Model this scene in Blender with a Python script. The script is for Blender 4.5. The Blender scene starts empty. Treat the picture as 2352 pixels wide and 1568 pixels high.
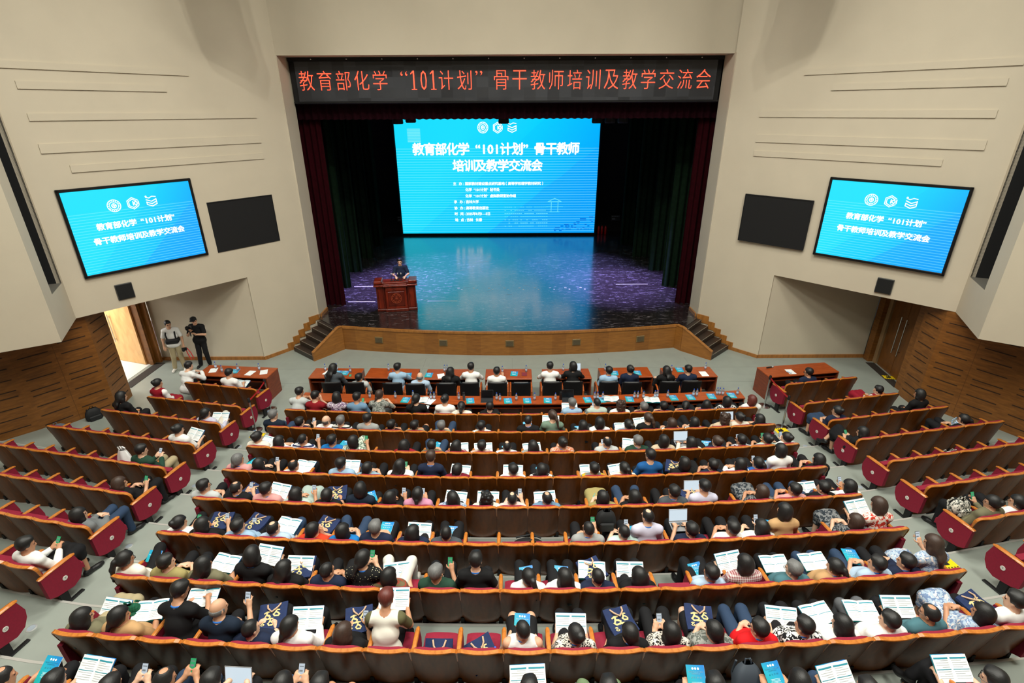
import bpy, math, random
import numpy as np
from mathutils import Vector, Matrix
sc = bpy.context.scene
COL = sc.collection
PI = math.pi
R = math.radians
# ---------------------------------------------------------------- camera
PITCH = math.atan(529 / 1196.0); ROLL = 13 / 2706.0
cam_d = bpy.data.cameras.new('camera'); cam = bpy.data.objects.new('camera', cam_d); COL.objects.link(cam)
fw = Vector((0, math.cos(PITCH), -math.sin(PITCH))); r0 = Vector((1, 0, 0)); u0 = r0.cross(fw)
cr, srr = math.cos(ROLL), math.sin(ROLL)
rx = cr * r0 - srr * u0; up = srr * r0 + cr * u0
M = Matrix((rx, up, -fw)).transposed().to_4x4(); M.translation = (0, 0, 7.88)
cam.matrix_world = M
cam_d.sensor_width = 36; cam_d.lens = 36 * 1196 / 2352.0; cam_d.clip_end = 200; cam_d.clip_start = .05
sc.camera = cam
# ---------------------------------------------------------------- world, exposure, lights
w = bpy.data.worlds.new('world'); sc.world = w; w.use_nodes = True
w.node_tree.nodes['Background'].inputs[0].default_value = (.9, .93, 1, 1)
w.node_tree.nodes['Background'].inputs[1].default_value = .02
sc.view_settings.view_transform = 'Standard'; sc.view_settings.look = 'None'
sc.view_settings.gamma = 1; sc.view_settings.exposure = 0
sc.cycles.max_bounces = 5; sc.cycles.diffuse_bounces = 3; sc.cycles.glossy_bounces = 2
sc.cycles.transmission_bounces = 2; sc.cycles.transparent_max_bounces = 4
sc.cycles.caustics_reflective = False; sc.cycles.caustics_refractive = False
sc.cycles.sample_clamp_indirect = 4
sc.cycles.use_denoising = True
sc.cycles.use_adaptive_sampling = True
sc.cycles.adaptive_threshold = .04
def area_light(name, loc, sx, sy, power, col=(1, .93, .82), target=None, spread=180):
    d = bpy.data.lights.new(name, 'AREA'); d.shape = 'RECTANGLE'; d.size = sx; d.size_y = sy
    d.energy = power; d.color = col; d.spread = R(spread)
    o = bpy.data.objects.new(name, d); COL.objects.link(o); o.location = loc
    if target is not None:
        o.rotation_euler = (Vector(target) - Vector(loc)).to_track_quat('-Z', 'Y').to_euler()
    return o
def spot_light(name, loc, target, power, col, ang, blend=.5, rad=.1):
    d = bpy.data.lights.new(name, 'SPOT'); d.energy = power; d.color = col
    d.spot_size = R(ang); d.spot_blend = blend; d.shadow_soft_size = rad
    o = bpy.data.objects.new(name, d); COL.objects.link(o); o.location = loc
    o.rotation_euler = (Vector(target) - Vector(loc)).to_track_quat('-Z', 'Y').to_euler()
    return o
# ceiling panels over the audience
LC_ = (.97, .955, .85)
for (x, y, p) in ((-6, 9.5, 520), (.3, 9.5, 560), (6.6, 9.5, 520), (-6, 3, 640), (.3, 3, 700), (6.6, 3, 640)):
    area_light('ceiling_panel', (x, y, 14.7), 2.6, 1.6, p, LC_, None, 150)
# ceiling spots whose beams pass the hung line arrays on their way to the side walls
for x, y, p in ((-3.1, 9.7, 440), (-2.0, 9.0, 440)):
    spot_light('ceiling_spot', (x, y, 14.7), (-9.0, 15.6, 8), p, LC_, 80, .9, .06)
    spot_light('ceiling_spot', (-x, y, 14.7), (9.0, 15.4, 8), p, LC_, 80, .9, .06)
area_light('front_wall_fill', (0, 12.2, 14.6), 9, .6, 165, LC_, (0, 18.2, 11.5), 140)  # added fill light, only brightens the wall above the stage opening
# stage lights on the bars above the stage
for x, y, c, p in ((-5.2, 22, (.36, .30, 1), 34000), (4.6, 22, (.36, .30, 1), 34000), (-3.5, 25, (.32, .34, 1), 20000), (3, 25, (.32, .34, 1), 20000)):
    spot_light('stage_spot', (x * .8, y + 1, 10), (x, y, .88), p, c, 42, .9, .15)
spot_light('lectern_spot', (-3.6, 13.5, 13.5), (-4.4, 19.4, 2), 2600, (1, .9, .82), 11, .6, .08)
# ---------------------------------------------------------------- materials
def srgb(r, g, b):
    f = lambda c: (c / 255 / 12.92) if c / 255 <= .04045 else ((c / 255 + .055) / 1.055) ** 2.4
    return (f(r), f(g), f(b), 1)
MATS = {}
def nodes(name):
    m = bpy.data.materials.new(name); m.use_nodes = True
    nt = m.node_tree; b = nt.nodes['Principled BSDF']
    return m, nt, b
def mat(name, col, rough=.6, noise=.0, nscale=8, metal=0, spec=.5, bump=0, bscale=60, emit=None, estr=0):
    if name in MATS: return MATS[name]
    m, nt, b = nodes(name)
    c = srgb(*col) if len(col) == 3 else col
    b.inputs['Base Color'].default_value = c
    b.inputs['Roughness'].default_value = rough; b.inputs['Metallic'].default_value = metal
    b.inputs['Specular IOR Level'].default_value = spec
    if noise or bump:
        tc = nt.nodes.new('ShaderNodeTexCoord')
    if noise:
        n = nt.nodes.new('ShaderNodeTexNoise'); n.inputs['Scale'].default_value = nscale; n.inputs['Detail'].default_value = 4
        mx = nt.nodes.new('ShaderNodeMixRGB'); mx.blend_type = 'MULTIPLY'
        mx.inputs[1].default_value = c
        rp = nt.nodes.new('ShaderNodeValToRGB')
        rp.color_ramp.elements[0].color = (1 - noise, 1 - noise, 1 - noise, 1); rp.color_ramp.elements[1].color = (1, 1, 1, 1)
        rp.color_ramp.elements[0].position = .35; rp.color_ramp.elements[1].position = .65
        mx.inputs[0].default_value = 1
        nt.links.new(tc.outputs['Object'], n.inputs['Vector']); nt.links.new(n.outputs['Fac'], rp.inputs[0])
        nt.links.new(rp.outputs[0], mx.inputs[2]); nt.links.new(mx.outputs[0], b.inputs['Base Color'])
    if bump:
        n2 = nt.nodes.new('ShaderNodeTexNoise'); n2.inputs['Scale'].default_value = bscale
        bp = nt.nodes.new('ShaderNodeBump'); bp.inputs['Strength'].default_value = bump; bp.inputs['Distance'].default_value = .01
        nt.links.new(tc.outputs['Object'], n2.inputs['Vector']); nt.links.new(n2.outputs['Fac'], bp.inputs['Height'])
        nt.links.new(bp.outputs[0], b.inputs['Normal'])
    if emit is not None:
        b.inputs['Emission Color'].default_value = srgb(*emit); b.inputs['Emission Strength'].default_value = estr
    MATS[name] = m
    return m
def wood(name, c1, c2, rough=.4, scale=(1, 14, 1), spec=.5, coord='Object'):
    if name in MATS: return MATS[name]
    m, nt, b = nodes(name)
    tc = nt.nodes.new('ShaderNodeTexCoord'); mp = nt.nodes.new('ShaderNodeMapping'); mp.inputs['Scale'].default_value = scale
    n = nt.nodes.new('ShaderNodeTexNoise'); n.inputs['Scale'].default_value = 2.2; n.inputs['Detail'].default_value = 6; n.inputs['Distortion'].default_value = .6
    rp = nt.nodes.new('ShaderNodeValToRGB'); rp.color_ramp.elements[0].color = srgb(*c1); rp.color_ramp.elements[1].color = srgb(*c2)
    rp.color_ramp.elements[0].position = .32; rp.color_ramp.elements[1].position = .7
    nt.links.new(tc.outputs[coord], mp.inputs[0]); nt.links.new(mp.outputs[0], n.inputs['Vector'])
    nt.links.new(n.outputs['Fac'], rp.inputs[0]); nt.links.new(rp.outputs[0], b.inputs['Base Color'])
    b.inputs['Roughness'].default_value = rough; b.inputs['Specular IOR Level'].default_value = spec
    MATS[name] = m
    return m
def emis(name, col, s):
    if name in MATS: return MATS[name]
    m, nt, b = nodes(name)
    b.inputs['Base Color'].default_value = (0, 0, 0, 1)
    b.inputs['Emission Color'].default_value = srgb(*col); b.inputs['Emission Strength'].default_value = s
    MATS[name] = m
    return m
PLASTER = mat('beige_plaster', (201, 190, 170), .85, .04, 1.2, bump=.05, bscale=40)
VINYL = mat('grey_vinyl_floor', (146, 153, 146), .38, .07, 2.5)
PALE_EDGE = mat('pale_metal_edge', (190, 190, 184), .35, metal=.3)
PANEL = wood('oak_wall_panel', (108, 66, 25), (138, 88, 36), .45, (1.5, 1.5, 9))
DARKSLOT = mat('dark_slot', (48, 28, 12), .7)
OAK = wood('oak_trim', (140, 90, 40), (172, 114, 54), .4, (6, 6, 1.2))
OAKFRONT = wood('oak_stage_front', (132, 84, 34), (156, 102, 44), .38, (1.2, 1.2, 7))
BLACK = mat('black_matte', (10, 10, 12), .85)
BLACKGLOSS = mat('black_gloss', (8, 9, 12), .3)
STEEL = mat('brushed_steel', (200, 200, 200), .25, metal=1)
DARKSTEP = wood('dark_stage_tread', (34, 26, 22), (58, 46, 40), .4, (1, 20, 1))
WHITE = mat('white_paint', (228, 226, 220), .6)
LIGHTOAK = wood('light_oak_door', (196, 150, 92), (216, 172, 112), .4, (3, 3, 1))
DOOROAK = wood('brown_oak_door', (104, 62, 24), (126, 78, 32), .35, (3, 3, 1))
PAPER = mat('white_paper', (236, 238, 238), .7)
# ---------------------------------------------------------------- mesh builder
class MB:
    def __init__(s): s.v = []; s.f = []; s.m = []
    def add(s, vs, fs, mi=0):
        o = len(s.v); s.v += [tuple(v) for v in vs]
        s.f += [tuple(i + o for i in f) for f in fs]; s.m += [mi] * len(fs)
        return s
    def box(s, c, d, rot=None, mi=0, ch=0):
        hx, hy, hz = d[0] / 2, d[1] / 2, d[2] / 2
        if ch:
            vs = []; k = min(ch, hx * .9, hy * .9, hz * .9)
            for sx in (-1, 1):
                for sy in (-1, 1):
                    for sz in (-1, 1):
                        vs += [(sx * hx, sy * (hy - k), sz * (hz - k)), (sx * (hx - k), sy * hy, sz * (hz - k)), (sx * (hx - k), sy * (hy - k), sz * hz)]
            idx = lambda a, b, c_, t: 3 * (a * 4 + b * 2 + c_) + t
            fs = []
            for a in (0, 1):
                fs.append([idx(a, 0, 0, 0), idx(a, 1, 0, 0), idx(a, 1, 1, 0), idx(a, 0, 1, 0)][::1 if a else -1])
                fs.append([idx(0, a, 0, 1), idx(0, a, 1, 1), idx(1, a, 1, 1), idx(1, a, 0, 1)][::1 if a else -1])
                fs.append([idx(0, 0, a, 2), idx(1, 0, a, 2), idx(1, 1, a, 2), idx(0, 1, a, 2)][::1 if a else -1])
                for b in (0, 1):
                    q = (a + b) % 2
                    fs.append([idx(a, b, 0, 0), idx(a, b, 0, 1), idx(a, b, 1, 1), idx(a, b, 1, 0)][::-1 if not q else 1])
                    fs.append([idx(a, 0, b, 0), idx(a, 0, b, 2), idx(a, 1, b, 2), idx(a, 1, b, 0)][::-1 if q else 1])
                    fs.append([idx(0, a, b, 1), idx(0, a, b, 2), idx(1, a, b, 2), idx(1, a, b, 1)][::-1 if not q else 1])
            for a in (0, 1):
                for b in (0, 1):
                    for c_ in (0, 1):
                        fs.append([idx(a, b, c_, 0), idx(a, b, c_, 1), idx(a, b, c_, 2)][::1 if (a + b + c_) % 2 else -1])
        else:
            vs = [(x, y, z) for x in (-hx, hx) for y in (-hy, hy) for z in (-hz, hz)]
            fs = [(0, 1, 3, 2), (4, 6, 7, 5), (0, 4, 5, 1), (2, 3, 7, 6), (0, 2, 6, 4), (1, 5, 7, 3)]
        c = Vector(c)
        vs = [(rot @ Vector(v) if rot is not None else Vector(v)) + c for v in vs]
        return s.add(vs, fs, mi)
    def prism(s, poly, z0, z1, mi=0, mside=None):
        n = len(poly)
        vs = [(p[0], p[1], z0) for p in poly] + [(p[0], p[1], z1) for p in poly]
        s.add(vs, [tuple(range(n - 1, -1, -1)), tuple(range(n, 2 * n))], mi)
        s.add(vs, [(i, (i + 1) % n, n + (i + 1) % n, n + i) for i in range(n)], mi if mside is None else mside)
        return s
    def tube(s, pts, r, n=8, mi=0, caps=True, closed=False):
        pts = [Vector(p) for p in pts]; m = len(pts); rr = r if isinstance(r, (list, tuple)) else [r] * m
        vs = []; prev = None
        for i, p in enumerate(pts):
            if closed: t = pts[(i + 1) % m] - pts[i - 1]
            else: t = pts[min(i + 1, m - 1)] - pts[max(i - 1, 0)]
            t.normalize()
            a = Vector((0, 0, 1)) if prev is None else prev
            if abs(t.dot(a)) > .97: a = Vector((1, 0, 0))
            b = t.cross(a).normalized(); a2 = b.cross(t); prev = a2
            for k in range(n):
                q = 2 * PI * k / n
                vs.append(p + (a2 * math.cos(q) + b * math.sin(q)) * rr[i])
        fs = []
        for i in range(m if closed else m - 1):
            j = (i + 1) % m
            for k in range(n):
                fs.append((i * n + k, j * n + k, j * n + (k + 1) % n, i * n + (k + 1) % n))
        if caps and not closed:
            fs.append(tuple(range(n))); fs.append(tuple((m - 1) * n + k for k in range(n - 1, -1, -1)))
        return s.add(vs, fs, mi)
    def lathe(s, prof, c=(0, 0, 0), n=16, mi=0, axis='z'):
        vs = []; m = len(prof)
        for r_, z in prof:
            for k in range(n):
                q = 2 * PI * k / n
                v = (r_ * math.cos(q), r_ * math.sin(q), z)
                if axis == 'x': v = (v[2], v[0], v[1])
                if axis == 'y': v = (v[0], v[2], v[1])
                vs.append((v[0] + c[0], v[1] + c[1], v[2] + c[2]))
        fs = [(i * n + k, i * n + (k + 1) % n, (i + 1) * n + (k + 1) % n, (i + 1) * n + k) for i in range(m - 1) for k in range(n)]
        fs.append(tuple(range(n - 1, -1, -1))); fs.append(tuple((m - 1) * n + k for k in range(n)))
        return s.add(vs, fs, mi)
    def grid(s, nu, nv, fn, mi=0, flip=False):
        vs = [fn(i / nu, j / nv) for j in range(nv + 1) for i in range(nu + 1)]
        fs = []
        for j in range(nv):
            for i in range(nu):
                a = j * (nu + 1) + i
                q = (a, a + 1, a + nu + 2, a + nu + 1)
                fs.append(q[::-1] if flip else q)
        return s.add(vs, fs, mi)
    def slab(s, nu, nv, fn, th, mi=0):
        """closed sheet: grid fn(u,v) -> (point, normal), thickness th along the normal"""
        A = []; B = []
        for j in range(nv + 1):
            for i in range(nu + 1):
                p, n_ = fn(i / nu, j / nv); p = Vector(p); n_ = Vector(n_)
                A.append(p); B.append(p + n_ * th)
        N = len(A); fs = []
        for j in range(nv):
            for i in range(nu):
                a = j * (nu + 1) + i; q = (a, a + 1, a + nu + 2, a + nu + 1)
                fs.append(q); fs.append(tuple(x + N for x in q[::-1]))
        rim = [i for i in range(nu + 1)] + [(j + 1) * (nu + 1) - 1 for j in range(1, nu * 0 + nv + 1)] + [nv * (nu + 1) + i for i in range(nu - 1, -1, -1)] + [j * (nu + 1) for j in range(nv - 1, 0, -1)]
        for k in range(len(rim)):
            a, b = rim[k], rim[(k + 1) % len(rim)]
            fs.append((b, a, a + N, b + N))
        return s.add(A + B, fs, mi)
    def mesh(s, name, mats, smooth=False):
        me = bpy.data.meshes.new(name); me.from_pydata(s.v, [], s.f)
        for m in (mats if isinstance(mats, (list, tuple)) else [mats]): me.materials.append(m)
        if any(s.m): me.polygons.foreach_set('material_index', s.m)
        if smooth: me.polygons.foreach_set('use_smooth', [True] * len(s.f))
        me.update()
        if smooth: me.set_sharp_from_angle(angle=R(42))
        return me
    def build(s, name, mats, parent=None, smooth=False, loc=None, rot=None):
        return obj(name, s.mesh(name, mats, smooth), parent, loc, rot)
def obj(name, me, parent=None, loc=None, rot=None):
    o = bpy.data.objects.new(name, me); COL.objects.link(o)
    if parent is not None: o.parent = parent
    if loc is not None: o.location = loc
    if rot is not None: o.rotation_euler = rot
    return o
def tag(o, label, cat, group=None, kind=None):
    o['label'] = label; o['category'] = cat
    if group: o['group'] = group
    if kind: o['kind'] = kind
    return o
def thing(name, label, cat, loc=(0, 0, 0), rz=0, group=None):
    o = bpy.data.objects.new(name, None); o.empty_display_size = .1; COL.objects.link(o)
    o.location = loc; o.rotation_euler = (0, 0, rz)
    return tag(o, label, cat, group)
def struct(name, mb, mats, smooth=False):
    o = mb.build(name, mats, None, smooth); o['kind'] = 'structure'; return o
def dup(root, loc, rz, label, group=None, rot=None):
    r = root.copy(); COL.objects.link(r); r.location = loc
    r.rotation_euler = rot if rot is not None else (0, 0, rz)
    r['label'] = label
    if group: r['group'] = group
    for ch in list(root.children):
        c = ch.copy(); COL.objects.link(c); c.parent = r
        for g in list(ch.children):
            d = g.copy(); COL.objects.link(d); d.parent = c
    return r
NUM = ['zero', 'one', 'two', 'three', 'four', 'five', 'six', 'seven', 'eight', 'nine', 'ten', 'eleven', 'twelve', 'thirteen', 'fourteen', 'fifteen', 'sixteen', 'seventeen', 'eighteen', 'nineteen', 'twenty', 'twenty-one', 'twenty-two']
def text_mesh(body, size, bold=0, sx=1, align='CENTER', spacing=1):
    cu = bpy.data.curves.new('lettering', 'FONT'); cu.body = body; cu.size = size; cu.align_x = align; cu.align_y = 'CENTER'
    cu.offset = bold; cu.space_character = spacing; cu.resolution_u = 2; cu.extrude = .002
    t = bpy.data.objects.new('lettering_source', cu); COL.objects.link(t)
    dg = bpy.context.evaluated_depsgraph_get(); dg.update()
    me = bpy.data.meshes.new_from_object(t.evaluated_get(dg))
    bpy.data.objects.remove(t); bpy.data.curves.remove(cu)
    me.materials.clear()
    return me
def text(name, body, size, m, parent, frame, at, bold=0, sx=1, align='CENTER', width=None, spacing=1):
    """frame: 4x4 matrix of the panel (local x right, y up, z out); at: (x, y) on the panel"""
    me = text_mesh(body, size, bold, sx, align, spacing)
    xs = [v.co.x for v in me.vertices] or [0]
    k = sx
    if width: k = width / max(1e-6, max(xs) - min(xs))
    me.transform(frame @ Matrix.Translation((at[0], at[1], .012)) @ Matrix.Diagonal((k, 1, 1, 1)))
    me.materials.append(m)
    return obj(name, me, parent)
# ================================================================ hall shell
SOF = 2.98           # underside of the upper side walls
JL, JR = (-7.18, 18.2), (6.87, 18.05)
AL, AR = (-8.6, 16.34), (8.51, 16.29)
C1L, C1R = (-11.38, 12.7), (11.71, 12.86)
C2L, C2R = (-10.56, 11.18), (10.86, 11.1)
C3L, C3R = (-15.2, 8.2), (15.2, 8.1)
TOP = 15.0
def sag(x):
    a = abs(x - .25)
    return .3 * (a / 6.1) ** 2 if a < 7 else .3 * (7 / 6.1) ** 2 + (a - 7) * .2
# floor: front level and the low steps that carry the rows
XS = [-15.5 + i * 31 / 62 for i in range(63)]
fb = MB()
def edge(x, k): return 11.11 - .99 * (k - 1) + sag(x) + .16
NL = 9
for k in range(0, NL + 1):
    z = .139 * k
    for i in range(62):
        x0, x1 = XS[i], XS[i + 1]
        ya, yb = (edge(x0, k), edge(x1, k)) if k else (20, 20)
        yc, yd = (edge(x0, k + 1), edge(x1, k + 1)) if k < NL else (-9, -9)
        fb.add([(x0, yc, z), (x1, yd, z), (x1, yb, z), (x0, ya, z)], [(0, 1, 2, 3)])
        if k:
            fb.add([(x0, ya, z - .139), (x0, ya, z), (x1, yb, z), (x1, yb, z - .139)], [(0, 1, 2, 3)][::1])
            e = .035
            fb.add([(x0, ya - e, z + .003), (x1, yb - e, z + .003), (x1, yb + .004, z + .003), (x0, ya + .004, z + .003),
                    (x1, yb + .004, z - .02), (x0, ya + .004, z - .02)], [(0, 1, 2, 3), (3, 2, 4, 5)], 1)
# floor joints of the front area
for y in (15.6, 14.6):
    fb.box((0, y, .0008), (19, .006, .001), mi=2)
for x in (-6, -3, 0, 3, 6):
    fb.box((x, 14.9, .0008), (.006, 3, .001), mi=2)
floor = struct('floor', fb, [VINYL, PALE_EDGE, mat('floor_joint', (120, 124, 118), .6)])
def wall_quad(mb, a, b, z0, z1, th, mi=0, inset=0):
    """vertical wall slab from a to b; the room side is on the right hand of a->b ... thickness goes left"""
    d = Vector((b[0] - a[0], b[1] - a[1], 0)).normalized(); n = Vector((-d.y, d.x, 0)) * th
    mb.prism([(a[0], a[1]), (b[0], b[1]), (b[0] + n.x, b[1] + n.y), (a[0] + n.x, a[1] + n.y)], z0, z1, mi)
# left: wall from jamb to alcove corner goes to the floor, beyond it hangs above the alcove
def side_wall(name, J, A, C1, C2, C3, s):
    mb = MB()
    q = (lambda a, b: (b, a)) if s > 0 else (lambda a, b: (a, b))   # keep thickness on the outer side
    wall_quad(mb, *q(A, J), 0, TOP, .3)
    wall_quad(mb, *q(C1, A), SOF, TOP, .3)
    # return facet with the tall light slot
    d = Vector((C2[0] - C1[0], C2[1] - C1[1])); P = lambda t: (C1[0] + d.x * t, C1[1] + d.y * t)
    wall_quad(mb, *q(P(.66), P(0)), SOF, 3.97, .25)
    wall_quad(mb, *q(C2, P(.66)), SOF, TOP, .25)
    wall_quad(mb, *q(P(.07), P(0)), 3.97, TOP, .1)
    wall_quad(mb, *q(C3, C2), SOF, TOP, .3)
    # ribs
    L = Vector((J[0] - A[0], J[1] - A[1])); ll = L.length; u = L / ll
    ex = Vector((u.y, -u.x)) if s < 0 else Vector((-u.y, u.x))   # towards the room
    for t0, t1, z0, z1 in RIBS[s]:
        a = Vector(A) + L * t0; b = Vector(A) + L * t1
        e = ex * .028
        pl = [(a.x - e.x, a.y - e.y), (b.x - e.x, b.y - e.y), (b.x + e.x, b.y + e.y), (a.x + e.x, a.y + e.y)]
        if s > 0: pl = pl[::-1]
        mb.prism(pl, z0, z1)
    struct(name, mb, [PLASTER])
RIBS = {-1: [(-1.85, -.17, 8.8, 8.95), (-1.77, -.45, 8.39, 8.55), (-1.765, .56, 7.72, 7.88), (-1.762, .56, 7.01, 7.22), (-1.565, .555, 6.54, 6.71)],
        1: [(-1.80, .12, 8.77, 8.93), (-1.73, -.205, 8.36, 8.52), (-1.73, .565, 7.68, 7.86), (-1.728, .555, 6.97, 7.19), (-1.426, .553, 6.56, 6.72)]}
side_wall('wall_left', JL, AL, C1L, C2L, C3L, -1)
side_wall('wall_right', JR, AR, C1R, C2R, C3R, 1)
# dark light slots behind the return facets, closed by wire mesh
MESHM, nt, b_ = nodes('slot_wire_mesh')
tc = nt.nodes.new('ShaderNodeTexCoord'); ws = []
for rot in (45, -45):
    mp = nt.nodes.new('ShaderNodeMapping'); mp.inputs['Rotation'].default_value = (R(rot), 0, 0); mp.inputs['Scale'].default_value = (1, 1, 1)
    wv = nt.nodes.new('ShaderNodeTexWave'); wv.bands_direction = 'Z'; wv.inputs['Scale'].default_value = 5
    nt.links.new(tc.outputs['Object'], mp.inputs[0]); nt.links.new(mp.outputs[0], wv.inputs[0]); ws.append(wv)
mxm = nt.nodes.new('ShaderNodeMath'); mxm.operation = 'MAXIMUM'
nt.links.new(ws[0].outputs['Fac'], mxm.inputs[0]); nt.links.new(ws[1].outputs['Fac'], mxm.inputs[1])
rp = nt.nodes.new('ShaderNodeValToRGB'); rp.color_ramp.elements[0].position = .9; rp.color_ramp.elements[0].color = (.006, .008, .01, 1)
rp.color_ramp.elements[1].position = .97; rp.color_ramp.elements[1].color = (.018, .028, .034, 1)
nt.links.new(mxm.outputs[0], rp.inputs[0]); nt.links.new(rp.outputs[0], b_.inputs['Base Color']); b_.inputs['Roughness'].default_value = .7
for s, C1, C2, nm in ((-1, C1L, C2L, 'left'), (1, C1R, C2R, 'right')):
    d = Vector((C2[0] - C1[0], C2[1] - C1[1])); n = Vector((s * abs(d.y), -abs(d.x))).normalized()
    P = lambda t, o: (C1[0] + d.x * t + n.x * o, C1[1] + d.y * t + n.y * o)
    mb = MB()
    mb.prism([P(.07, .5), P(.66, .5), P(.66, .56), P(.07, .56)] if s < 0 else [P(.07, .5), P(.66, .5), P(.66, .56), P(.07, .56)], 3.97, TOP, 0)
    mb.add([P(.07, .0) + (3.98,), P(.66, .0) + (3.98,), P(.66, .5) + (3.98,), P(.07, .5) + (3.98,)], [(0, 1, 2, 3)], 1)
    for t in (.07, .66):
        mb.add([P(t, .0) + (3.97,), P(t, .5) + (3.97,), P(t, .5) + (TOP,), P(t, 0) + (TOP,)], [(0, 1, 2, 3)], 2)
    struct('trim_slot_' + nm, mb, [MESHM, mat('slot_sill', (96, 92, 84), .8), BLACK])
# soffits and alcoves
SOFM = mat('soffit_brown', (96, 66, 36), .7)
for s, J, A, C1, C2, C3, nm in ((-1, JL, AL, C1L, C2L, C3L, 'left'), (1, JR, AR, C1R, C2R, C3R, 'right')):
    mb = MB()
    X = s * 17
    mb.prism([(A[0] + s * .05, A[1] + .06), (C1[0] + s * .06, C1[1] + .03), (C2[0] + s * .04, C2[1] + .06), (C3[0], C3[1] + .06), (X, C3[1]), (X, A[1] + .1)][::-s], SOF + .004, SOF + .08)
    struct('trim_soffit_' + nm, mb, [SOFM])
    mb = MB()
    xe = -12.16 if s < 0 else 12.19
    x0, x1 = sorted((A[0], xe)); mb.box(((x0 + x1) / 2, A[1] + .13, SOF / 2), (x1 - x0, .2, SOF)); struct('wall_alcove_' + nm, mb, [PLASTER])
    mb = MB(); mb.box(((x0 + x1) / 2, A[1] + .01, .06), (x1 - x0, .04, .12))
    # stepped skirting up the stair, then along the jamb
    u = Vector((J[0] - A[0], J[1] - A[1])).normalized(); ex = Vector((u.y, -u.x)) if s < 0 else Vector((-u.y, u.x))
    W0 = Vector((-7.85, 17.05)) if s < 0 else Vector((7.76, 17.0)); t0 = (W0 - Vector(A)).dot(u); tl = (Vector(J) - Vector(A)).dot(u)
    def seg(ta, tb, za, zb):
        a = Vector(A) + u * ta; b = Vector(A) + u * tb; e = ex * .025; e2 = ex * .06
        pl = [(a.x - e2.x, a.y - e2.y), (b.x - e2.x, b.y - e2.y), (b.x + e.x, b.y + e.y), (a.x + e.x, a.y + e.y)]
        mb.prism(pl if s < 0 else pl[::-1], za, zb)
    seg(0, t0 - .12, 0, .12)
    for i in range(5):
        ta = t0 - .12 + (tl - t0 - .1) * i / 5; tb = t0 - .12 + (tl - t0 - .1) * (i + 1) / 5
        seg(ta, tb, .176 * i, .176 * (i + 1) + .12)
    seg(tl - .22, tl, .8, 1.0)
    jx = J[0] + (.06 if s < 0 else -.06)
    mb.box((jx + s * .0, J[1] + .35, .94), (.05, .72, .12))
    struct('baseboard_' + nm, mb, [OAK])
# wood panelled lower side walls with horizontal sound slots
def panel_wall(name, pts, s):
    mb = MB(); rnd = random.Random(3)
    for (a, b) in zip(pts[:-1], pts[1:]):
        q = (b, a) if s < 0 else (a, b)
        wall_quad(mb, *q, 0, SOF, .15)
        L = Vector((b[0] - a[0], b[1] - a[1])); ln = L.length; u = L / ln
        ex = Vector((-u.y, u.x)) if s < 0 else Vector((u.y, -u.x))
        ncol = max(1, round(ln / .85))
        for c in range(ncol):
            for zi, z in enumerate((.12, .34, .62, .90, 1.20, 1.36, 1.66, 1.96, 2.26, 2.52, 2.78)):
                ta, tb = (c + .14) / ncol * ln, (c + .86) / ncol * ln
                zz = z + .14 * ((c + 1) % 2)
                if zz > SOF - .1: continue
                m = Vector(a) + u * (ta + tb) / 2
                rot = Matrix.Rotation(math.atan2(u.y, u.x), 3, 'Z')
                mb.box((m.x + ex.x * .002, m.y + ex.y * .002, zz), (tb - ta, .008, .024), rot, 1)
            if c:
                m = Vector(a) + u * (c / ncol * ln); rot = Matrix.Rotation(math.atan2(u.y, u.x), 3, 'Z')
                mb.box((m.x + ex.x * .001, m.y + ex.y * .001, SOF / 2), (.008, .006, SOF), rot, 2)
    struct(name, mb, [PANEL, DARKSLOT, mat('panel_joint', (96, 58, 24), .6)])
PL = [(-11.58, 13.88), (-11.42, 13.0), (-12.42, 11.62), (-13.05, 11.0), (-15.4, 8.0)]
PR = [(11.66, 13.74), (11.62, 13.0), (12.55, 11.5), (13.1, 10.5), (15.2, 7.6)]
panel_wall('wall_panelled_left', PL, -1)
panel_wall('wall_panelled_right', PR, 1)
# front wall above the proscenium, its reveal, ceiling and rear wall
mb = MB()
mb.box((-.15, 18.25, (9.47 + TOP) / 2), (14.6, .2, TOP - 9.47))
struct('wall_front', mb, [PLASTER])
mb = MB()
mb.box((-7.26, 18.55, 9.47 / 2 + .44), (.2, .8, 9.5 - .88), Matrix.Rotation(R(-3), 3, 'Z'))
mb.box((6.95, 18.42, 9.47 / 2 + .44), (.2, .8, 9.5 - .88), Matrix.Rotation(R(4), 3, 'Z'))
mb.box((-.15, 18.6, 9.55), (14.5, .8, .16))
struct('trim_proscenium', mb, [PLASTER])
mb = MB(); mb.box((0, 4, TOP + .1), (34, 30, .2)); struct('ceiling', mb, [mat('white_ceiling', (225, 222, 214), .8)])
mb = MB(); mb.box((0, -9.1, TOP / 2), (34, .2, TOP)); struct('wall_rear', mb, [PLASTER])
mb = MB(); mb.box((-15.9, -.5, TOP / 2), (.2, 17, TOP)); struct('wall_left_rear', mb, [PLASTER])
mb = MB(); mb.box((15.9, -.5, TOP / 2), (.2, 17, TOP)); struct('wall_right_rear', mb, [PLASTER])
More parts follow.
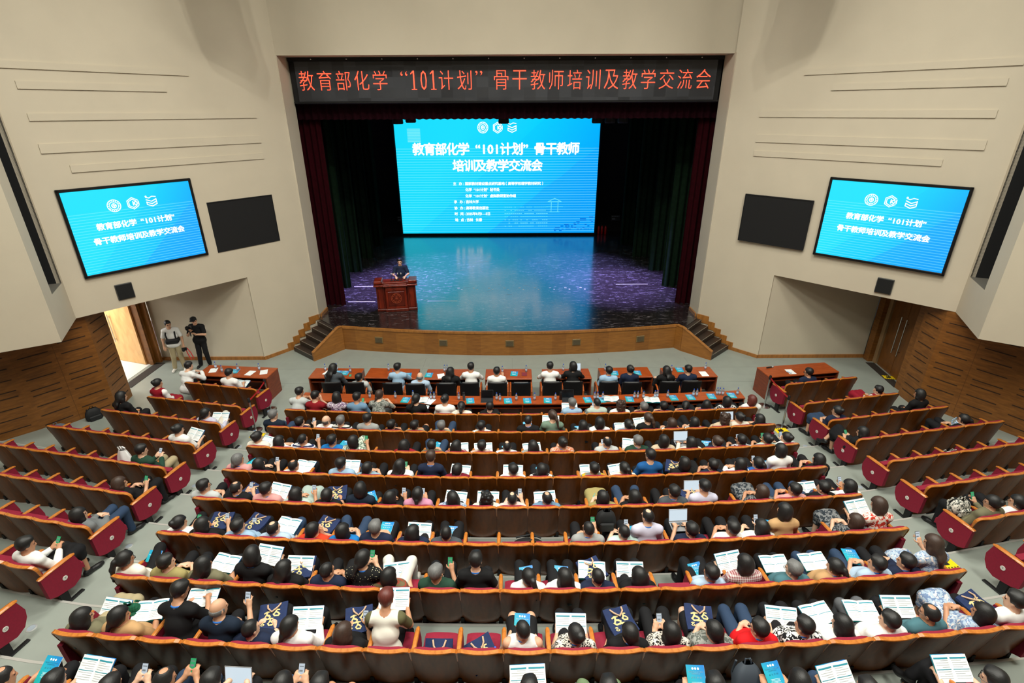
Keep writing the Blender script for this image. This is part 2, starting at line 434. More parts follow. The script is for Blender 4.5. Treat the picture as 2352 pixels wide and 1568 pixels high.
# left doorway, open leaf, corridor
DOORL = thing('door_1', 'open light oak door leaf in the left doorway below the screen wall', 'door'); DOORL['kind'] = 'structure'
mb = MB()
a = Vector((-12.5, 16.0)); b = Vector((-13.65, 16.38)); u = (b - a).normalized(); n = Vector((-u.y, u.x))
rot = Matrix.Rotation(math.atan2(u.y, u.x), 3, 'Z')
m_ = (a + b) / 2
mb.box((m_.x, m_.y, 1.3), ((b - a).length, .05, 2.56), rot); mb.build('leaf', LIGHTOAK, DOORL)
mb = MB(); h = a + u * 1.05 - Vector((n.x, n.y)) * -.09 * -1
hp = a + u * 1.02 + Vector((u.y, -u.x)) * -.09
if hp.y > m_.y + 1: pass
hp = a + u * 1.02 + (Vector((n.x, n.y)) if n.y < 0 else -Vector((n.x, n.y))) * .09
mb.tube([(hp.x, hp.y, .75), (hp.x, hp.y, 1.75)], .018); mb.tube([(hp.x, hp.y, .85), (hp.x, hp.y + .08, .85)], .012); mb.tube([(hp.x, hp.y, 1.65), (hp.x, hp.y + .08, 1.65)], .012)
mb.build('handle', STEEL, DOORL)
mb = MB()
mb.box((-12.22, 16.22, SOF / 2), (.22, .1, SOF), mi=0); mb.box((-12.42, 16.13, SOF / 2), (.26, .16, SOF), mi=0); mb.box((-12.3, 16.02, SOF / 2), (.12, .08, SOF), mi=1)
mb.box((-12.3, 15.2, 2.74), (.2, 2.7, .5), mi=1)
mb.box((-12.32, 14.12, SOF / 2), (.3, .3, SOF), mi=1)
struct('trim_door_left', mb, [OAK, PANEL])
mb = MB(); mb.box((-12.1, 15.25, .006), (.32, 1.75, .012)); struct('trim_threshold_left', mb, [mat('dark_threshold_mat', (44, 36, 30), .8)])
mb = MB()
mb.box((-15.3, 15.3, -.012), (5.8, 5.2, .04), mi=0); mb.box((-18, 15.3, 1.5), (.1, 5, 3), mi=1); mb.box((-15.2, 17.6, 1.5), (5.8, .1, 3), mi=1); mb.box((-15.2, 12.9, 1.5), (5.8, .1, 3), mi=1)
mb.box((-15.2, 15.3, 3.05), (5.8, 5.2, .1), mi=1); mb.box((-15.2, 17.53, .5), (5.8, .04, 1.0), mi=2)
struct('wall_corridor', mb, [mat('white_corridor_floor', (226, 224, 216), .4), WHITE, mat('mauve_tile', (150, 130, 132), .5)])
area_light('corridor_light', (-14.6, 15.2, 2.9), 2.2, 1.2, 210, (1, .97, .92))
# right closed double door
DOORR = thing('door_2', 'closed brown double door in the right alcove', 'door'); DOORR['kind'] = 'structure'
def pr(y): return 12.33 - (15.85 - y) * .12
mb = MB()
ra = math.atan2(-1.5, -.18)
for y0, y1 in ((15.8, 15.02), (15.01, 14.2)):
    m_ = Vector((pr((y0 + y1) / 2) + .06, (y0 + y1) / 2)); rot = Matrix.Rotation(math.atan2(y0 - y1, .12 * (y0 - y1)), 3, 'Z')
    mb2 = MB().box((m_.x, m_.y, 1.3), ((y0 - y1) * 1.0, .05, 2.6), rot); lf = mb2.build('leaf', DOOROAK, DOORR)
    yy = 15.16 if y0 > 15.5 else 14.88
    hb = MB().tube([(pr(yy) - .05, yy, .72), (pr(yy) - .05, yy, 1.95)], .017)
    for z in (.85, 1.8): hb.tube([(pr(yy) - .05, yy, z), (pr(yy) + .06, yy, z)], .012)
    hb.build('handle', STEEL, lf)
mb.box((12.24, 16.12, SOF / 2), (.16, .26, SOF), mi=0); mb.box((12.36, 15.92, SOF / 2), (.1, .16, SOF), mi=1)
mb.box((12.25, 15.05, 2.8), (.2, 1.9, .36), mi=1); mb.box((12.1, 14.02, SOF / 2), (.5, .3, SOF), mi=0); mb.box((12.16, 14.08, SOF / 2), (.2, .3, SOF), mi=0)
struct('trim_door_right', mb, [PANEL, mat('pale_gasket', (150, 120, 84), .6)])
mb = MB(); mb.box((12.06, 15.02, .006), (.26, 1.75, .012), Matrix.Rotation(R(-7), 3, 'Z')); struct('trim_threshold_right', mb, [MATS['dark_threshold_mat']])
# ================================================================ stage
STG = .88
STAGEM, nt, b_ = nodes('dark_scratched_stage_boards')
tc = nt.nodes.new('ShaderNodeTexCoord')
mp = nt.nodes.new('ShaderNodeMapping'); mp.inputs['Scale'].default_value = (.35, 16, 1)
n1 = nt.nodes.new('ShaderNodeTexNoise'); n1.inputs['Scale'].default_value = 2; n1.inputs['Detail'].default_value = 5
rp = nt.nodes.new('ShaderNodeValToRGB'); rp.color_ramp.elements[0].color = srgb(22, 18, 18); rp.color_ramp.elements[1].color = srgb(46, 39, 39)
mp2 = nt.nodes.new('ShaderNodeMapping'); mp2.inputs['Scale'].default_value = (.9, 6, 1); mp2.inputs['Location'].default_value = (3.1, 1.7, 0)
n2 = nt.nodes.new('ShaderNodeTexNoise'); n2.inputs['Scale'].default_value = 4; n2.inputs['Detail'].default_value = 9; n2.inputs['Roughness'].default_value = .7
r2 = nt.nodes.new('ShaderNodeValToRGB'); r2.color_ramp.elements[0].position = .575; r2.color_ramp.elements[0].color = (0, 0, 0, 1); r2.color_ramp.elements[1].position = .63
mx = nt.nodes.new('ShaderNodeMixRGB'); mx.inputs[2].default_value = srgb(176, 168, 170)
mu = nt.nodes.new('ShaderNodeMath'); mu.operation = 'MULTIPLY'; mu.inputs[1].default_value = .55
nt.links.new(tc.outputs['Object'], mp.inputs[0]); nt.links.new(mp.outputs[0], n1.inputs['Vector']); nt.links.new(n1.outputs['Fac'], rp.inputs[0])
nt.links.new(tc.outputs['Object'], mp2.inputs[0]); nt.links.new(mp2.outputs[0], n2.inputs['Vector']); nt.links.new(n2.outputs['Fac'], r2.inputs[0])
nt.links.new(r2.outputs[0], mu.inputs[0]); nt.links.new(mu.outputs[0], mx.inputs[0]); nt.links.new(rp.outputs[0], mx.inputs[1]); nt.links.new(mx.outputs[0], b_.inputs['Base Color'])
b_.inputs['Roughness'].default_value = .2; b_.inputs['Specular IOR Level'].default_value = .9
b_.inputs['Coat Weight'].default_value = .7; b_.inputs['Coat Roughness'].default_value = .15; b_.inputs['Coat IOR'].default_value = 1.7
def front(x): return 16.61 + .6 * ((x + .08) / 6) ** 2
FX = [-6.09 + i * 11.99 / 24 for i in range(25)]
CL0, CL1, WL0, WL1 = (-6.86, 16.22), (-6.2, 17.08), (-7.85, 17.05), (-7.06, 17.93)
CR0, CR1, WR0, WR1 = (6.86, 16.15), (6.05, 16.95), (7.76, 17.0), (6.84, 17.9)
mb = MB()
poly = [(x, front(x)) for x in FX] + [CR1, WR1, (6.85, 18.3), (6.82, 18.9), (9.5, 18.95), (9.5, 33), (-9.8, 33), (-9.8, 18.95), (-7.1, 18.9), (-7.2, 18.2), WL1, CL1]
mb.prism(poly, STG - .06, STG)
TAPE = mat('white_stage_tape', (220, 216, 214), .6)
rnd = random.Random(9)
for x0, x1, y in ((-6.9, -5.4, 21.85), (-6.6, -5.5, 19.85), (-3.4, -2.2, 19.9), (4.6, 6.0, 22.0)): mb.box(((x0 + x1) / 2, y, STG + .002), (x1 - x0, .03, .003), mi=1)
for k in range(9):
    x = -2.3 + k * .66
    mb.box((x, 21.55, STG + .002), (.1, .04, .003), mi=1); mb.box((x + .16, 21.35, STG + .002), (.06, .05, .003), mi=1)
for k in range(80):
    rot = Matrix.Rotation(rnd.uniform(-.5, .5) if k % 3 else rnd.uniform(0, 3), 3, 'Z')
    mb.box((rnd.uniform(-6, 6), rnd.uniform(17.3, 27), STG + .0015), (rnd.uniform(.05, .3), rnd.uniform(.005, .012), .002), rot, 2)
struct('floor_stage', mb, [STAGEM, TAPE, mat('stage_scratch', (130, 122, 126), .6)])
mb = MB()
for i in range(24):
    a, b = FX[i], FX[i + 1]
    mb.prism([(a, front(a)), (b, front(b)), (b, front(b) + .12), (a, front(a) + .12)], 0, STG - .06, i % 3 == 0 and 2 or 0)
    mb.prism([(a, front(a) - .025), (b, front(b) - .025), (b, front(b) + .08), (a, front(a) + .08)], STG - .06, STG + .012, 1)
# sloping cheek walls beside the steps
def cheek(c0, c1, e):
    a = Vector((c1[0], c1[1])); b = Vector((c0[0], c0[1])); u = (b - a).normalized(); n = Vector((-u.y, u.x)) * .04
    E0 = Vector(e)
    pts = [(E0, STG), (a, STG), (b, .3)]
    for k, (p, q) in enumerate(((pts[0], pts[1]), (pts[1], pts[2]))):
        vs = []
        for sgn in (-1, 1):
            uu = (q[0] - p[0]).normalized(); nn = Vector((-uu.y, uu.x)) * .04 * sgn
            vs += [(p[0].x + nn.x, p[0].y + nn.y, 0), (q[0].x + nn.x, q[0].y + nn.y, 0), (q[0].x + nn.x, q[0].y + nn.y, q[1]), (p[0].x + nn.x, p[0].y + nn.y, p[1])]
        mb.add(vs, [(0, 1, 2, 3), (7, 6, 5, 4), (0, 4, 5, 1), (1, 5, 6, 2), (3, 7, 4, 0)], 0)
        vt = []
        for sgn in (-1.5, 1.5):
            uu = (q[0] - p[0]).normalized(); nn = Vector((-uu.y, uu.x)) * .04 * sgn
            vt += [(p[0].x + nn.x, p[0].y + nn.y, p[1]), (q[0].x + nn.x, q[0].y + nn.y, q[1]), (q[0].x + nn.x, q[0].y + nn.y, q[1] + .03), (p[0].x + nn.x, p[0].y + nn.y, p[1] + .03)]
        mb.add(vt, [(0, 1, 2, 3), (7, 6, 5, 4), (3, 2, 6, 7), (0, 4, 5, 1), (1, 5, 6, 2), (0, 3, 7, 4)], 1)
cheek(CL0, CL1, (FX[0], front(FX[0]))); cheek(CR0, CR1, (FX[-1], front(FX[-1])))
struct('wall_stage_front', mb, [OAKFRONT, OAK, wood('oak_stage_front_dark', (122, 76, 30), (146, 94, 40), .38, (1.2, 1.2, 7))])
for s, c0, c1, w0, w1, nm in ((-1, CL0, CL1, WL0, WL1, 'left'), (1, CR0, CR1, WR0, WR1, 'right')):
    st = MB()
    for i in range(5):
        L = lambda p, q, t: (p[0] + (q[0] - p[0]) * t, p[1] + (q[1] - p[1]) * t)
        a, b = L(c0, c1, i / 4.6), L(w0, w1, i / 4.6); c, d = L(w0, w1, min(1.15, (i + 1) / 4.6)), L(c0, c1, min(1.15, (i + 1) / 4.6))
        pl = [a, b, c, d] if s > 0 else [a, d, c, b]
        z = .17 * (i + 1)
        st.prism(pl, 0, z, 0)
        e0, e1 = L(a, d, .08), L(b, c, .08)
        st.prism([a, b, e1, e0] if s > 0 else [a, e0, e1, b], z, z + .006, 1)
    struct('floor_steps_' + nm, st, [DARKSTEP, mat('worn_step_nosing', (120, 112, 100), .5)])
# vents in the stage front
ventm = mat('brass_vent', (122, 98, 58), .5); grille = mat('vent_grille', (96, 84, 62), .6, .3, 80)
for i, x in enumerate((-4.73, -2.41, -.08, 2.26, 4.56)):
    sl = math.atan(1.2 * (x + .08) / 36)
    t = thing('air_vent', 'square brass air vent on the oak stage front, ' + ('leftmost', 'second from the left', 'the middle one', 'second from the right', 'rightmost')[i], 'vent', (x, front(x) - .012, .46), sl, 'vents along the stage front')
    MB().box((0, 0, 0), (.30, .03, .24), ch=.01).build('frame', ventm, t); g = MB()
    g.box((0, -.018, 0), (.24, .01, .18))
    for k in range(9): g.box((0, -.024, -.08 + k * .02), (.24, .006, .006))
    g.build('grille', grille, t)
# black stage house
mb = MB()
mb.box((-.15, 33.3, 6), (20, .2, 12)); mb.box((-9.9, 26, 6), (.2, 15, 12)); mb.box((9.6, 26, 6), (.2, 15, 12)); mb.box((-.15, 26, 12), (20, 15, .2))
mb.box((-8.6, 19.1, 6), (2.7, .2, 12)); mb.box((8.3, 19.1, 6), (2.7, .2, 12)); mb.box((-.15, 19.0, 10.9), (15, .2, 2.6))
struct('wall_stage_house', mb, [mat('stage_black', (12, 13, 17), .9)])
# curtains
def curtain(name, x0, x1, y, z0, z1, m, pleat, label, cat='curtain', group=None, amp=.05, edge=None):
    mb = MB(); n = max(8, int(abs(x1 - x0) / pleat * 10)); n = min(n, 420); rnd = random.Random(int(x0 * 100))
    ph = rnd.random() * 6
    def fn(u, v):
        x = x0 + (x1 - x0) * u; q = 2 * PI * (x / pleat) + ph
        yy = y + amp * math.sin(q + .8 * math.sin(x * 3.1)) * (.75 + .35 * (1 - v)) + .02 * math.sin(q * .31)
        return (x, yy, z0 + (z1 - z0) * v + (.012 * math.sin(q * 1.0) if v == 0 else 0)), (0, -1, 0)
    mb.slab(n, 5, fn, .012)
    o = mb.build(name, m, None, True); tag(o, label, cat, group)
    return o
REDV = mat('dark_red_velvet', (42, 2, 9), .9, .25, 6, spec=.08)
GREENV = mat('dark_green_velvet', (20, 38, 24), .9, .3, 6, spec=.08)
curtain('stage_curtain', -7.35, -6.58, 19.5, STG, 9.6, REDV, .2, 'dark red velvet curtain gathered at the left side of the stage opening')
curtain('stage_curtain', 6.46, 7.2, 19.5, STG, 9.6, REDV, .2, 'dark red velvet curtain gathered at the right side of the stage opening')
curtain('stage_valance', -7.2, 6.95, 19.25, 7.64, 9.5, mat('deep_maroon_velvet', (30, 3, 11), .9, .25, 6, spec=.08), .24, 'deep maroon velvet valance hanging under the red lettered banner', 'valance', amp=.035)
ORD = ['first', 'second', 'third', 'fourth']
for i, (y, xl, xr) in enumerate(((21.67, -6.98, 6.53), (24.15, -7.13, 6.54), (26.7, -7.19, 6.31), (29.45, -7.33, 6.2))):
    curtain('stage_drape', -9.4, xl, y, STG, 9.8, GREENV, .28, f'dark green stage leg curtain on the left, {ORD[i]} from the front', 'curtain', 'green stage legs', .06)
    curtain('stage_drape', xr, 9.2, y, STG, 9.8, GREENV, .28, f'dark green stage leg curtain on the right, {ORD[i]} from the front', 'curtain', 'green stage legs', .06)
# ---- red lettered LED banner
REDLED = emis('red_led_letters', (255, 78, 50), 2.4)
def frame_m(o, ux, uz=(0, 0, 1)):
    ux = Vector(ux).normalized(); uz = Vector(uz); n = ux.cross(uz)
    m = Matrix((ux, uz, n)).transposed().to_4x4(); m.translation = o
    return m
BAN = thing('led_banner', 'long dark LED banner with glowing red Chinese characters above the stage', 'banner', (-.15, 18.85, 8.14))
lm = BAN.matrix_basis.inverted()
mb = MB(); mb.box((0, .06, .65), (13.9, .16, 1.34), ch=.02)
mb.box((0, -.04, 1.27), (13.9, .1, .1)); mb.box((0, -.03, .02), (13.9, .06, .04))
for k in range(12): mb.lathe([(.012, -.03), (.018, -.02), (.018, 0)], (-6.2 + k * 1.13, -.09, 1.27), 8, 1, 'y')
mb.build('casing', [BLACK, mat('bolt_white', (230, 230, 230), .4)], BAN)
LEDP, nt, b_ = nodes('unlit_led_tiles')
tc = nt.nodes.new('ShaderNodeTexCoord'); mp = nt.nodes.new('ShaderNodeMapping'); mp.inputs['Scale'].default_value = (2.6, 1, 3.3)
vz = nt.nodes.new('ShaderNodeTexVoronoi'); vz.distance = 'CHEBYCHEV'; vz.inputs['Randomness'].default_value = 0
vz.inputs['Scale'].default_value = 1
rp = nt.nodes.new('ShaderNodeValToRGB'); rp.color_ramp.elements[0].color = srgb(44, 45, 50); rp.color_ramp.elements[1].color = srgb(60, 62, 68)
sep = nt.nodes.new('ShaderNodeSeparateColor')
nt.links.new(tc.outputs['Object'], mp.inputs[0]); nt.links.new(mp.outputs[0], vz.inputs['Vector']); nt.links.new(vz.outputs['Color'], sep.inputs[0]); nt.links.new(sep.outputs[0], rp.inputs[0]); nt.links.new(rp.outputs[0], b_.inputs['Base Color'])
mr = nt.nodes.new('ShaderNodeMapRange'); mr.inputs[3].default_value = .3; mr.inputs[4].default_value = .5
nt.links.new(sep.outputs[1], mr.inputs[0]); nt.links.new(mr.outputs[0], b_.inputs['Roughness'])
mb = MB(); mb.box((0, -.03, .63), (13.55, .03, 1.16)); mb.build('led_panel', LEDP, BAN)
# ---- 'banner' lettering: each glyph on a fixed grid as on the LED sign
BT = '教育部化学“101计划”骨干教师培训及教学交流会'
def banner_text():
    fr = frame_m((0, -.046, 0), (1, 0, 0)); bmv = []
    x = -6.72; step = 13.42 / 22.6; mb_v = []; mb_f = []
    for ch in BT:
        if ch == '“': cx, w_, adv = x + step * .78, .2, step
        elif ch == '”': cx, w_, adv = x + step * .25, .2, step
        elif ch in '10': cx, w_, adv = x + step * .30, .2, step * .53
        else: cx, w_, adv = x + step * .46, .46, step
        if ch == '1':
            o = len(mb_v)
            for q in (((-.022, .40), (.022, .40), (.022, .94), (-.022, .94)), ((-.022, .94), (-.1, .86), (-.1, .83), (-.022, .88)), ((-.085, .385), (.085, .385), (.085, .41), (-.085, .41))):
                o = len(mb_v); mb_v += [(cx + a, -.053, b) for a, b in q]; mb_f.append((o, o + 1, o + 2, o + 3))
            x += adv; continue
        me = text_mesh(ch, .58 if ch not in '10' else .62, -.007)
        xs = [v.co.x for v in me.vertices]; ys = [v.co.y for v in me.vertices]
        k = w_ / max(.05, max(xs) - min(xs)) if ch not in '1' else .8
        if ch in '“”': k = 1.2
        cxx = (max(xs) + min(xs)) / 2; o = len(mb_v)
        cy = (max(ys) + min(ys)) / 2
        ky = .56 / max(.05, max(ys) - min(ys)) if ch not in '“”' else 1
        oy = .66 if ch not in '“”' else .86
        for v in me.vertices: mb_v.append((cx + (v.co.x - cxx) * k, -.052 - v.co.z, oy + (v.co.y - cy) * ky))
        mb_f += [tuple(i + o for i in p.vertices) for p in me.polygons]
        if ch == '1':
            o = len(mb_v); mb_v += [(cx - .085, -.054, .385), (cx + .105, -.054, .385), (cx + .105, -.054, .41), (cx - .085, -.054, .41)]; mb_f.append((o, o + 1, o + 2, o + 3))
        bpy.data.meshes.remove(me); x += adv
    b = MB(); b.add(mb_v, mb_f); return b
banner_text().build('lettering', REDLED, BAN)
def cells(name, body, cell, size, m, parent, at, yoff, bold=0, dig=.57):
    """lettering on a fixed grid of cells, as on the slide; at = (left x, centre z) on the panel"""
    x = at[0]; B_ = MB()
    for ch in body:
        if ch in '0123456789': adv = cell * dig
        else: adv = cell
        me = text_mesh(ch, size)
        if not len(me.vertices): x += adv * .8; continue
        xs = [v.co.x for v in me.vertices]; ys = [v.co.y for v in me.vertices]
        cx = x + adv / 2 + (cell * .25 if ch == '“' else (-cell * .25 if ch == '”' else 0)); cy = at[1]
        mx_ = (max(xs) + min(xs)) / 2; my = size * .0
        for dx, dz in ((0, 0),) if not bold else ((-bold, 0), (bold, 0), (0, bold), (0, -bold), (0, 0)):
            B_.add([(cx + v.co.x - mx_ + dx, yoff - v.co.z - .002 * abs(dx + dz), cy + v.co.y - my + dz) for v in me.vertices], [tuple(p.vertices) for p in me.polygons])
        bpy.data.meshes.remove(me); x += adv
    return B_.build(name, m, parent)
# ---- big LED screen at the back of the stage
def screen_mat(name, flip, strength, W, H, stripes):
    m, nt, b = nodes(name)
    tc = nt.nodes.new('ShaderNodeTexCoord'); sp = nt.nodes.new('ShaderNodeSeparateXYZ')
    nt.links.new(tc.outputs['Generated'], sp.inputs[0])
    def math_(op, a, b2=None, c=None):
        n = nt.nodes.new('ShaderNodeMath'); n.operation = op
        for i, v in enumerate((a, b2, c)):
            if v is None: continue
            if isinstance(v, (int, float)): n.inputs[i].default_value = v
            else: nt.links.new(v, n.inputs[i])
        return n.outputs[0]
    x, z = sp.outputs[0], sp.outputs[2]
    t = math_('ADD', math_('MULTIPLY', x, .75), math_('MULTIPLY', z, -.28))
    rp = nt.nodes.new('ShaderNodeValToRGB'); e = rp.color_ramp.elements
    e[0].position = .0; e[0].color = srgb(24, 216, 248); e[1].position = .62; e[1].color = srgb(0, 142, 246)
    k = e.new(.28); k.color = srgb(0, 202, 248)
    nt.links.new(t, rp.inputs[0])
    # slanted darker band and hill shape of the slide artwork
    nz = nt.nodes.new('ShaderNodeTexNoise'); nz.inputs['Scale'].default_value = 9; nt.links.new(tc.outputs['Generated'], nz.inputs['Vector'])
    d = math_('SUBTRACT', math_('ADD', math_('MULTIPLY', x, 1.35), math_('MULTIPLY', nz.outputs['Fac'], .05)), math_('ADD', z, .62))
    hill = math_('GREATER_THAN', d, 0)
    d2 = math_('GREATER_THAN', math_('SUBTRACT', math_('MULTIPLY', x, 1.5), math_('ADD', z, .12)), 0)
    mx = nt.nodes.new('ShaderNodeMixRGB'); mx.blend_type = 'MIX'; mx.inputs[2].default_value = srgb(0, 140, 240)
    nt.links.new(math_('MULTIPLY', hill, .55), mx.inputs[0]); nt.links.new(rp.outputs[0], mx.inputs[1])
    mx2 = nt.nodes.new('ShaderNodeMixRGB'); mx2.inputs[2].default_value = srgb(0, 186, 250)
    nt.links.new(math_('MULTIPLY', d2, .3), mx2.inputs[0]); nt.links.new(mx.outputs[0], mx2.inputs[1])
    # fine horizontal scan lines, only in the lower part
    ln = math_('FRACT', math_('MULTIPLY', z, stripes)); ln = math_('GREATER_THAN', ln, .72)
    ln = math_('MULTIPLY', ln, math_('LESS_THAN', z, .74))
    mx3 = nt.nodes.new('ShaderNodeMixRGB'); mx3.inputs[2].default_value = srgb(140, 246, 255)
    nt.links.new(math_('MULTIPLY', ln, .28), mx3.inputs[0]); nt.links.new(mx2.outputs[0], mx3.inputs[1])
    b.inputs['Base Color'].default_value = (0, 0, 0, 1)
    nt.links.new(mx3.outputs[0], b.inputs['Emission Color']); b.inputs['Emission Strength'].default_value = strength
    return m
WTXT = emis('white_slide_text', (255, 255, 255), 1.25)
PALETXT = emis('pale_slide_artwork', (120, 238, 250), 1.0)
SCR = thing('led_screen', 'huge bright cyan LED screen with a Chinese conference title at the back of the stage', 'screen', (-.79, 32, 1.0))
MB().box((0, 0, 3.34), (11.72, .06, 6.62)).build('display', screen_mat('cyan_slide', 0, 1.08, 11.7, 6.6, 46), SCR)
mb = MB(); mb.box((0, .12, 3.35), (11.9, .16, 6.75)); mb.box((0, .05, -.05), (11.9, .24, .13)); mb.build('casing', BLACK, SCR)
FS = frame_m((0, -.03, 0), (1, 0, 0))
def sx(x): return x + .79
def sz(z): return z - 1.0
cells('title', '教育部化学“101计划”骨干教师', .655, .7, WTXT, SCR, (sx(-5.68), sz(5.84)), -.045, .022)
cells('title', '培训及教学交流会', .655, .7, WTXT, SCR, (sx(-3.41), sz(4.93)), -.045, .022)
def para(y, a, b, x0, xa, xb):
    if a: cells('caption', a, .19, .2, WTXT, SCR, (sx(x0), sz(y)), -.045, .005)
    cells('caption', b, .195, .205, WTXT, SCR, (sx(xa), sz(y)), -.045, .005, .5)
para(3.95, '主 办:', '国家教材建设重点研究基地（高等学校理学教材研究）', -3.44, -2.73, 1.95)
para(3.60, '', '化学“101计划”秘书处', 0, -2.73, -.63)
para(3.24, '', '化学“101计划”虚拟教研室协作组', 0, -2.74, .35)
para(2.90, '承 办:', '吉林大学', -3.44, -2.73, -1.95)
para(2.54, '协 办:', '高等教育出版社', -3.43, -2.73, -1.35)
para(2.19, '时 间:', '2025年8月1—5日', -3.43, -2.73, -1.07)
para(1.83, '地 点:', '吉林 长春', -3.42, -2.72, -1.9)
def ring(mb, c, r, th, fr, n=28, a0=0, a1=2 * PI):
    vs = []; fs = []; m = n + 1
    for i in range(m):
        a = a0 + (a1 - a0) * i / n
        for rr in (r - th / 2, r + th / 2): vs.append(fr @ Vector((c[0] + rr * math.cos(a), c[1] + rr * math.sin(a), .012)))
    for i in range(n): fs.append((2 * i, 2 * i + 1, 2 * i + 3, 2 * i + 2))
    mb.add(vs, fs)
def stroke(mb, pts, th, fr):
    for p, q in zip(pts[:-1], pts[1:]):
        p = Vector(p); q = Vector(q); d = (q - p).normalized(); n = Vector((-d.y, d.x)) * th / 2; e = d * th * .4
        mb.add([fr @ Vector((v.x, v.y, .012)) for v in (p - n - e, q - n + e, q + n + e, p + n - e)], [(0, 1, 2, 3)])
def emblems(parent, fr, c1, c2, c3, r):
    m = MB(); ring(m, c1, r, r * .12, fr); ring(m, c1, r * .66, r * .08, fr)
    for k in range(18):
        a = 2 * PI * k / 18; stroke(m, [(c1[0] + r * .74 * math.cos(a), c1[1] + r * .74 * math.sin(a)), (c1[0] + r * .88 * math.cos(a), c1[1] + r * .88 * math.sin(a))], r * .09, fr)
    ring(m, c1, r * .34, r * .14, fr, 14); stroke(m, [(c1[0] - r * .25, c1[1]), (c1[0] + r * .25, c1[1])], r * .12, fr); stroke(m, [(c1[0], c1[1] - r * .4), (c1[0], c1[1] + r * .4)], r * .12, fr)
    m.build('seal_emblem', WTXT, parent)
    m = MB()
    for rr in (1.0, .72):
        hx = [(c2[0] + r * rr * math.cos(R(a)) * .95, c2[1] + r * rr * math.sin(R(a))) for a in (30, 90, 150, 210, 270, 330)]
        stroke(m, hx, r * .13, fr)
    ring(m, (c2[0] + r * .45, c2[1]), r * .24, r * .16, fr, 14)
    stroke(m, [(c2[0] + r * .05, c2[1] + r * .3), (c2[0] + r * .05, c2[1] - r * .3)], r * .16, fr); stroke(m, [(c2[0] + r * .9, c2[1] + r * .3), (c2[0] + r * .9, c2[1] - r * .3)], r * .16, fr)
    m.build('hexagon_emblem', WTXT, parent)
    m = MB()
    for k in range(3):
        y = c3[1] - r * .85 + k * r * .42
        stroke(m, [(c3[0] - r * .8, y + r * .35), (c3[0], y), (c3[0] + r * .8, y + r * .35)], r * .16, fr)
    stroke(m, [(c3[0] - r * .8, c3[1] - r * .45), (c3[0] - r * .8, c3[1] - r * .05)], r * .13, fr); stroke(m, [(c3[0] + r * .8, c3[1] - r * .45), (c3[0] + r * .8, c3[1] + r * .4)], r * .13, fr)
    stroke(m, [(c3[0] - r * .8, c3[1] + r * .75), (c3[0] - r * .3, c3[1] + r * .6), (c3[0] + r * .2, c3[1] + r * .85), (c3[0] + r * .8, c3[1] + r * .75)], r * .14, fr)
    ring(m, (c3[0] - r * .75, c3[1] + r * .9), r * .1, r * .12, fr, 10)
    m.build('book_emblem', WTXT, parent)
emblems(SCR, FS, (sx(-1.6), sz(7.03)), (sx(-.76), sz(7.02)), (sx(.06), sz(7.02)), .29)
m_ = MB()
for k in range(9): stroke(m_, [(sx(-5.9), sz(6.3 + k * .083)), (sx(-5.2), sz(6.3 + k * .083))], .055, FS)
m_.build('striped_square', PALETXT, SCR)
m_ = MB(); rnd = random.Random(5)
for k in range(60):
    x = 2.6 + rnd.random() * 2.3; z = 1.2 + rnd.random() * (x - 2.3) * .35
    stroke(m_, [(sx(x), sz(round(z / .09) * .09)), (sx(x) + .09, sz(round(z / .09) * .09))], .05, FS)
m_.build('pixel_pattern', emis('blue_slide_artwork', (0, 110, 220), 1), SCR)
m_ = MB()
for k in range(7):
    for j in range(22):
        x = -.4 + j * .12
        if rnd.random() < .75: stroke(m_, [(sx(x), sz(1.45 + k * .19)), (sx(x) + .06, sz(1.45 + k * .19))], .035, FS)
for a, b in (((2.2, 2.9), (3.0, 2.9)), ((2.3, 2.3), (2.9, 2.3)), ((2.4, 2.9), (2.4, 2.3)), ((2.8, 2.9), (2.8, 2.3)), ((2.1, 2.6), (3.1, 2.6)), ((2.2, 2.9), (2.6, 3.1)), ((2.6, 3.1), (3.0, 2.9))):
    stroke(m_, [(sx(a[0]), sz(a[1])), (sx(b[0]), sz(b[1]))], .03, FS)
m_.build('building_sketch', PALETXT, SCR)
# ---- two side screens and two blank boards
def wall_frame(a, b): return frame_m((a[0], a[1], 0), (b[0] - a[0], b[1] - a[1], 0))
def side_screen(label, a, b, z0, z1, sgn):
    L = math.hypot(b[0] - a[0], b[1] - a[1]); rz = math.atan2(b[1] - a[1], b[0] - a[0])
    t = thing('side_screen', label, 'screen', (a[0], a[1], z0), rz, 'screens on the side walls'); H = z1 - z0
    m = MB()
    for c, d in (((L / 2, 0, .035), (L, .09, .07)), ((L / 2, 0, H - .035), (L, .09, .07)), ((.035, 0, H / 2), (.07, .09, H)), ((L - .035, 0, H / 2), (.07, .09, H))): m.box(c, d, ch=.012)
    m.box((L / 2, .03, H / 2), (L - .02, .04, H - .02))
    m.build('frame', BLACKGLOSS, t)
    MB().box((L / 2, -.005, H / 2), (L - .13, .03, H - .13)).build('display', screen_mat('cyan_side_slide', 0, 1.15, L, H, 30), t)
    fr = frame_m((0, -.02, 0), (1, 0, 0))
    cells('title', '教育部化学“101计划”', .184, .19, WTXT, t, (L * .49 - .94, H * .55), -.034, .006)
    cells('title', '骨干教师培训及教学交流会', .184, .19, WTXT, t, (L * .49 - 1.1, H * .39), -.034, .006)
    emblems(t, fr, (L * .355, H * .772), (L * .495, H * .775), (L * .64, H * .775), .15)
    return t
side_screen('bright cyan screen in a black frame on the left wall', (-11.08, 13.04), (-9.2, 15.53), 3.94, 6.17, -1)
side_screen('bright cyan screen in a black frame on the right wall', (9.14, 15.50), (11.34, 13.16), 3.87, 6.12, 1)
